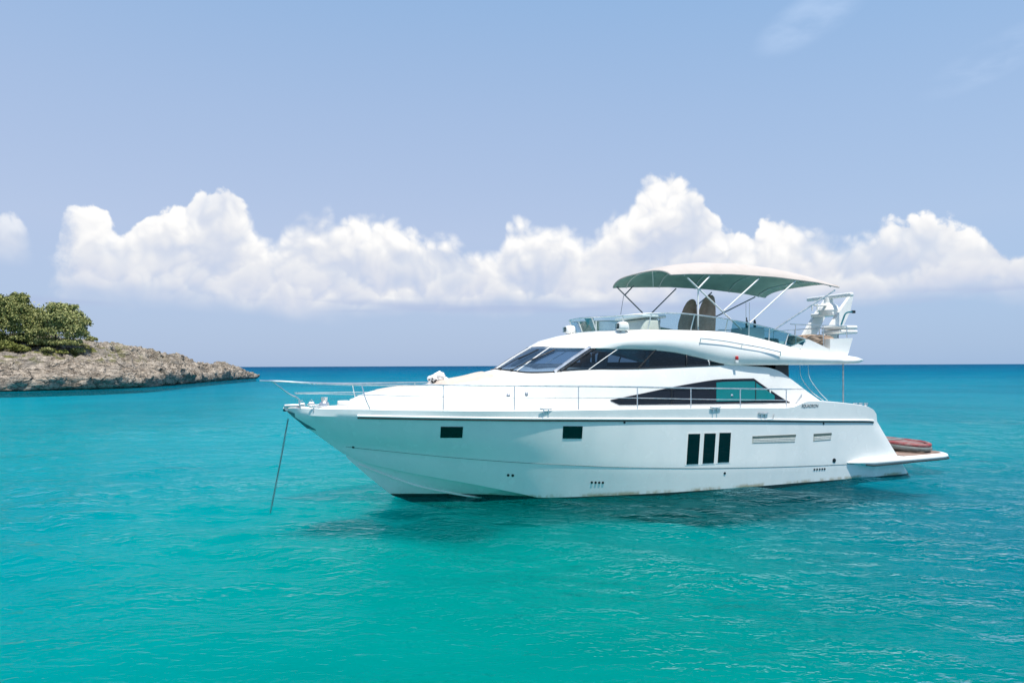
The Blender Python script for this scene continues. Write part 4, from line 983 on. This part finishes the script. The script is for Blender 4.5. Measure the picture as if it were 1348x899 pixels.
# ------------------------------------------------------------------ bimini
def build_bimini():
    nx, ny = 40, 31
    zf = lambda s: float(np.interp(s, [0, .04, .12, .25, .45, .65, .85, .96, 1.], [6.16, 6.30, 6.42, 6.50, 6.54, 6.47, 6.28, 6.10, 6.0]))
    edge = lambda s: float(np.interp(s, [0, .1, .35, .6, .85, 1.], [5.93, 5.98, 6.04, 6.02, 5.92, 5.80]))
    def surf(dz, inset_):
        rows = []
        for i in range(nx):
            s = i/(nx-1); x = 8.52+(2.42-8.52)*s; row = []
            for j in range(ny):
                tt = j/(ny-1)*2-1; y = 1.66*math.copysign(1-(1-abs(tt))**1.25, tt)-inset_*tt*.01
                w = abs(tt); k = 1-w**3.2
                z = edge(s)+(zf(s)-edge(s))*k
                bow = .25*(1-w*w)*(0 if 0 < i < nx-1 else 1)
                sag = -.025*math.sin(s*math.pi*4)**2*(1-w)
                xx = x+(.12*(1-w**2) if i == 0 else 0)
                row.append((xx, y, z+sag+dz))
            rows.append(row)
        return rows
    top, bot = surf(0, 0), surf(-.02, 1)
    V, Fc = loft(top)
    cn = part('bimini', (V, Fc), MT['canvas'], sharp=60)
    part('lining', loft(bot), MT['lining'], cn, 60)
    n = nx
    hem = [top[i][0] for i in range(nx)]; hem2 = [top[i][-1] for i in range(nx)]
    part('hem', merge(tube(hem, .02, 6), tube(hem2, .02, 6), tube(top[0], .022, 6), tube(top[-1], .022, 6)), MT['canvas'], cn)
    for i in (3, 11, 20, 29, 37):
        pts = [(p[0], p[1]*.985, p[2]-.035) for p in top[i]]
        part('bow_tube', tube(pts, .018, 7), MT['white_tube'], cn)
    yp = 1.62
    for a, b in [((905, 366), (976, 434)), ((919, 379), (919, 434)), ((934, 364), (919, 380)), ((999, 367), (953, 409)), ((1047, 370), (984, 428)), ((1099, 382), (1013, 438))]:
        part('pole', tube([P(*a, yp), P(*b, 1.72)], .024, 8), MT['white_tube'] if a[0] < 1050 else MT['steel'], cn)
    ys = -1.62
    for a, b in [((809, 375), (846, 412)), ((836, 374), (822, 389)), ((890, 380), (857, 413)), ((937, 385), (905, 413)), ((994, 391), (930, 423))]:
        part('pole', tube([P(*a, ys), P(*b, -1.7)], .022, 8), MT['dark_tube'], cn)
    part('strap', tube([P(821, 389, ys), P(817, 414, -1.7)], .008, 6), MT['dark_tube'], cn)
    part('strap', tube([P(859, 356, 0.1), P(860, 377, -.9)], .012, 6), MT['white_tube'], cn)
build_bimini()

# ------------------------------------------------------------------ rails, deck gear, swim platform
def build_rails():
    st = [(583.4, 507, 539), (677, 508, 540), (761.5, 508.5, 540), (839, 509.5, 538.5), (909.5, 510.8, 537.5), (974.5, 511.6, 536.5), (1035, 512.3, 536)]
    ry = lambda x, z=0: max(deckY(x)-.10, .0)
    top = [np.array((19.28, .0, 3.06)), np.array((19.22, .16, 3.05)), np.array((18.9, .34, 3.04)), Pf(410, 504.6, lambda x, z: max(deckY(x)-.02, .35)), Pf(475, 506.6, ry)]+[Pf(u, t, ry) for u, t, b in st]+[Pf(1058, 512.4, lambda x, z: 2.08)]
    mid = [Pf(389, 518.2, lambda x, z: .30), Pf(430, 518.6, ry), Pf(478, 519.6, ry), Pf(530, 521, ry)]+[Pf(u, t+15.0-(.6 if u > 800 else 0), ry) for u, t, b in st]
    gr = part('guard_rail', mir(tube(cr_pts(top, per=6), .019, 8)), MT['steel'])
    pair('mid_rail', (tube(cr_pts(mid, per=6), .011, 7)), MT['steel'], gr)
    for u, t, b in st:
        q = Pf(u, t, ry); base = Pf(u, b, lambda x, z: deckY(x)-.06)
        for s in (1, -1): part('stanchion', tube([(base[0], s*base[1], base[2]-.02), (q[0], s*q[1], q[2])], .014, 8), MT['steel'], gr)
    a = Pf(476, 506.6, ry); b = Pf(487, 538.5, lambda x, z: deckY(x)-.06)
    for s in (1, -1):
        f = lambda p: np.array([p[0], s*p[1], p[2]])
        part('stanchion', tube(cr_pts([f(a), f(a*.35+b*.65+np.array([.04, .03, .05])), f(b)], per=5), .015, 8), MT['steel'], gr)
        part('pulpit_brace', tube(cr_pts([(19.0, s*.3, 3.03), (18.6, s*.27, 2.72), (18.38, s*.25, 2.6), (18.34, s*.25, 2.38)], per=5), .016, 8), MT['steel'], gr)
    # cleats and windlass
    for u, v in [(718.5, 541.2), (941, 539.2), (412, 536), (1004, 546.5)]:
        q, n = hit(u, v); q = q+n*.03
        for s in (1, -1):
            part('cleat', merge(tube([(q[0]-.17, s*q[1], q[2]+.07), (q[0]-.08, s*q[1], q[2]+.055), (q[0]+.08, s*q[1], q[2]+.055), (q[0]+.17, s*q[1], q[2]+.07)], .018, 7), tube([(q[0]-.06, s*q[1], q[2]+.055), (q[0]-.07, s*q[1], q[2]-.06)], .015, 7), tube([(q[0]+.06, s*q[1], q[2]+.055), (q[0]+.07, s*q[1], q[2]-.06)], .015, 7)), MT['steel'])
    q = np.array([17.75, .0, 2.46])
    part('windlass', lathe([(0, -.06), (.13, -.06), (.12, .02), (.07, .06), (.09, .16), (0, .17)], tuple(q), 16), MT['steel'])
    part('deck_locker', rbox((17.3, .22, 2.47), (.3, .2, .14), .04), MT['white'])
    for x, y in [(18.3, .12), (18.05, -.2)]:
        part('fairlead', merge(rbox((x, y, 2.45), (.16, .06, .08), .02), tube([(x-.06, y, 2.48), (x, y, 2.56), (x+.06, y, 2.48)], .014, 6)), MT['steel'])
    # stern bulwark cleats
    for u in (1126, 1133, 1140):
        c = Pf(u, 533.2, lambda x, z: 2.34)
        part('stern_cleat', merge(rbox(tuple(c), (.1, .05, .05), .015), tube([c+np.array([-.07, 0, .05]), c+np.array([.07, 0, .05])], .018, 7)), MT['steel'])
    # boarding-gate bracket
    part('gate_bracket', tube([hit(1008, 552, off=.02)[0], hit(1017, 551.5, off=.02)[0], hit(1018.5, 545, off=.02)[0]], .012, 6), MT['steel'])
build_rails()
def build_platform():
    out = [(3.05, 2.46), (2.5, 2.60), (1.6, 2.62), (.4, 2.60), (-.7, 2.52), (-1.15, 2.40), (-1.36, 2.12), (-1.42, 1.4), (-1.44, 0)]
    o = cr_pts([(x, y, 0) for x, y in out], per=6)
    zt = np.interp(o[:, 0], [-1.5, 0, 2.3, 3.05], [.60, .60, .60, .54]); zb = np.interp(o[:, 0], [-1.5, .5, 2.2, 3.05], [.43, .43, .40, .50])
    def row(ins, z): r = o.copy(); r[:, 1] = np.maximum(r[:, 1]-ins, 0); r[:, 0] += np.where(o[:, 0] < -1., ins, 0)*.9; r[:, 2] = z; return r
    c = o.copy(); c[:, 1] = 0
    rows = [row(.5, zb-.02), row(.08, zb), row(.02, zb+.03), row(0, (zt+zb)/2), row(.025, zt-.03), row(.09, zt), row(.16, zt)]
    cb = c.copy(); cb[:, 2] = zb-.02; ct = c.copy(); ct[:, 2] = zt; 
    pf = part('swim_platform', mir(loft([cb]+rows+[ct])), MT['white'], sharp=50)
    i = [k for k in range(len(o)) if o[k, 0] < .95]
    tk = row(.17, zt+.012)[i]; tc = ct[i].copy(); tc[:, 2] = zt[i]+.012; tc[:, 0] = tk[:, 0]
    low = tk.copy(); low[:, 2] -= .02
    part('teak_deck', mir(loft([low, tk, tc])), MT['teak'], pf, 60)
    part('rubber_edge', mir(tube([tuple(p) for p in row(-.005, zb+.008)[6:]], .02, 6)), MT['rubber'], pf)
build_platform()

# ------------------------------------------------------------------ loose things on and about the yacht
def toworld(p): p = np.array(p, float); return C0+p[0]*FWD+p[1]*PORT+p[2]*UPV
RZ = math.atan2(FWD[1], FWD[0])
def build_chain():
    a = np.array([18.62, .0, 2.10]); b = toworld(a); d = ray(357, 668); e = EYE+d*(-H/d[2])
    e = e+(e-b)*.06
    V = []; N = 40
    parts = []
    sag = lambda s: b*(1-s)+e*s+np.array([0, 0, -.05*math.sin(math.pi*s)])
    for k in range(N):
        p0, p1 = sag((k-.12)/N), sag((k+1.12)/N); t = p1-p0; L = np.linalg.norm(t); t /= L
        n = np.cross(t, [0, 1., .1]); n /= np.linalg.norm(n); m = np.cross(t, n)
        if k % 2: n, m = m, n
        c = (p0+p1)/2; w = .018
        ring = []
        for q in np.linspace(0, 2*math.pi, 13)[:-1]:
            ring.append(c+t*math.copysign(abs(math.cos(q))**.6, math.cos(q))*L*.5+n*math.sin(q)*w)
        ring.append(ring[0]); parts.append(tube(ring, .0062, 6, cap=False))
    o = obj('anchor_chain', merge(*parts), MT['chain'])
    thing(o, 'dark galvanised anchor chain hanging from the yacht bow into the water', 'chain')
build_chain()
def build_tender():
    x0 = -.42
    pr = PX(1222, 584, x0); pl = PX(1180, 578, x0); yR = pr[1]; 
    zt, zb = PX(1210, 581.5, x0)[2], .70
    yc0, yc1 = yR, yR-2.7
    root = empty('inflatable_tender', toworld((x0, (yc0+yc1)/2, .6)), RZ)
    thing(root, 'red and grey inflatable tender resting crosswise on the swim platform', 'tender')
    y0, y1 = (yc0-yc1)/2, -(yc0-yc1)/2; h = zt-.6; r = .19
    # U-shaped tubes, bow towards port
    for nm, dz, m, rad in (('lower_tube', h-.17, MT['greyrub'], .09), ('upper_tube', h-.06, MT['redrub'], .06)):
        pts = []
        for k in np.linspace(0, 1, 30):
            w = .5
            if k < .35: pts.append((-w, y1+(y0-.7-y1)*k/.35, dz))
            elif k > .65: pts.append((w, y1+(y0-.7-y1)*(1-k)/.35, dz))
            else:
                q = math.pi*(k-.35)/.3; pts.append((-w*math.cos(q), y0-.7+(.7-rad)*math.sin(q), dz-.03*math.sin(q)))
        rr = [rad]*30; rr[0] = rr[-1] = rad*.55
        obj(nm, tube(cr_pts(pts, per=2), np.interp(np.arange(59), np.arange(0, 60, 2), rr), 14), m, root)
    bt = [(-.4, y1+.1, h-.34), (.4, y1+.1, h-.34), (.4, y0-.75, h-.34), (.16, y0-.3, h-.33), (-.16, y0-.3, h-.33), (-.4, y0-.75, h-.34)]
    obj('bottom', prism(bt, (0, 0, .12)), MT['black'], root)
    cvp = [(-.42, y1+.15, h-.13), (.42, y1+.15, h-.13), (.42, y0-.8, h-.13), (.2, y0-.3, h-.13), (-.2, y0-.3, h-.13), (-.42, y0-.8, h-.13)]
    obj('deck_cover', prism(cvp, (0, 0, .09)), MT['pinkrub'], root)
    obj('transom_board', rbox((0, y1+.15, h*.5), (.8, .05, h*.7), .01), MT['greyrub'], root)
    obj('seat', rbox((0, 0, h-.03), (.95, .25, .05), .02), MT['greyrub'], root)
    obj('shadow_gap_cradle', merge(rbox((0, .45, (h-.34)/2), (.7, .1, h-.34), .02), rbox((0, -.7, (h-.34)/2), (.7, .1, h-.34), .02), rbox((0, -.12, .05), (.1, 1.1, .08), .02)), MT['black'], root)  # black supports fill the gap under the tender with painted shadow
    for q in (.3, -.5):
        obj('grab_strap', tube(cr_pts([(.66, q, h*.5), (.74, q+.12, h*.5), (.66, q+.24, h*.5)], per=4), .012, 6), MT['redrub'], root)
build_tender()
def build_bundle():
    q = P(575, 503, 0.); h = DBV.ray_cast(Vector((q[0], 0, 6)), Vector((0, 0, -1)))[0]
    root = empty('towel_bundle', toworld((q[0], 0, h.z)), RZ)
    thing(root, 'crumpled white bundle with black markings lying on the yacht foredeck', 'bundle')
    def lump(c, s, seed, amp=.22):
        bm = bmesh.new(); bmesh.ops.create_icosphere(bm, subdivisions=4, radius=1)
        for v in bm.verts:
            w = mn.fractal(v.co*1.6+Vector((seed, 0, 0)), 1, 2, 4)*amp
            f = abs(math.sin(v.co.x*5+seed+v.co.z*3))*.07
            v.co = Vector((c[0]+v.co.x*s[0]*(1+w-f), c[1]+v.co.y*s[1]*(1+w-f), max(0, c[2]+v.co.z*s[2]*(1+w-f))))
        bm.verts.index_update(); r = ([tuple(v.co) for v in bm.verts], [tuple(v.index for v in f.verts) for f in bm.faces]); bm.free(); return r
    obj('towel', merge(lump((-.06, 0, .16), (.17, .16, .15), 1), lump((.10, .02, .11), (.16, .15, .11), 4), lump((-.20, .02, .08), (.13, .13, .08), 9), lump((-.12, 0, .22), (.09, .10, .07), 3)), MT['cloth'], root, 60)
    bl = []
    for k in range(9):
        a = rng.uniform(.04, .26); bl.append(lump((a, .12+rng.uniform(-.02, .05), rng.uniform(.03, .14)), (.03, .02, .02), k, .1))
    bl.append(lump((-.20, .125, .05), (.07, .03, .04), 7, .1)); bl.append(lump((-.02, .13, .015), (.12, .04, .016), 8, .1))
    obj('black_marking', merge(*bl), MT['blackcloth'], root)
build_bundle()
def build_crockery():
    tz = 4.41
    def bottle(u, lab, y=.35):
        q = P(u, 425, y)
        o = obj('bottle', lathe([(0, 0), (.04, 0), (.043, .02), (.043, .17), (.032, .22), (.016, .26), (.015, .33), (0, .33)], (0, 0, 0), 14), MT['bottle']); o.location = toworld((q[0], y, P(u, 431.5, y)[2]))
        thing(o, lab, 'bottle', 'bottles on the flybridge bar')
    bottle(983, 'dark bottle standing on the flybridge bar, beside the whip aerials'); bottle(993.5, 'dark bottle on the flybridge bar, on the side nearer the stern')
build_crockery()
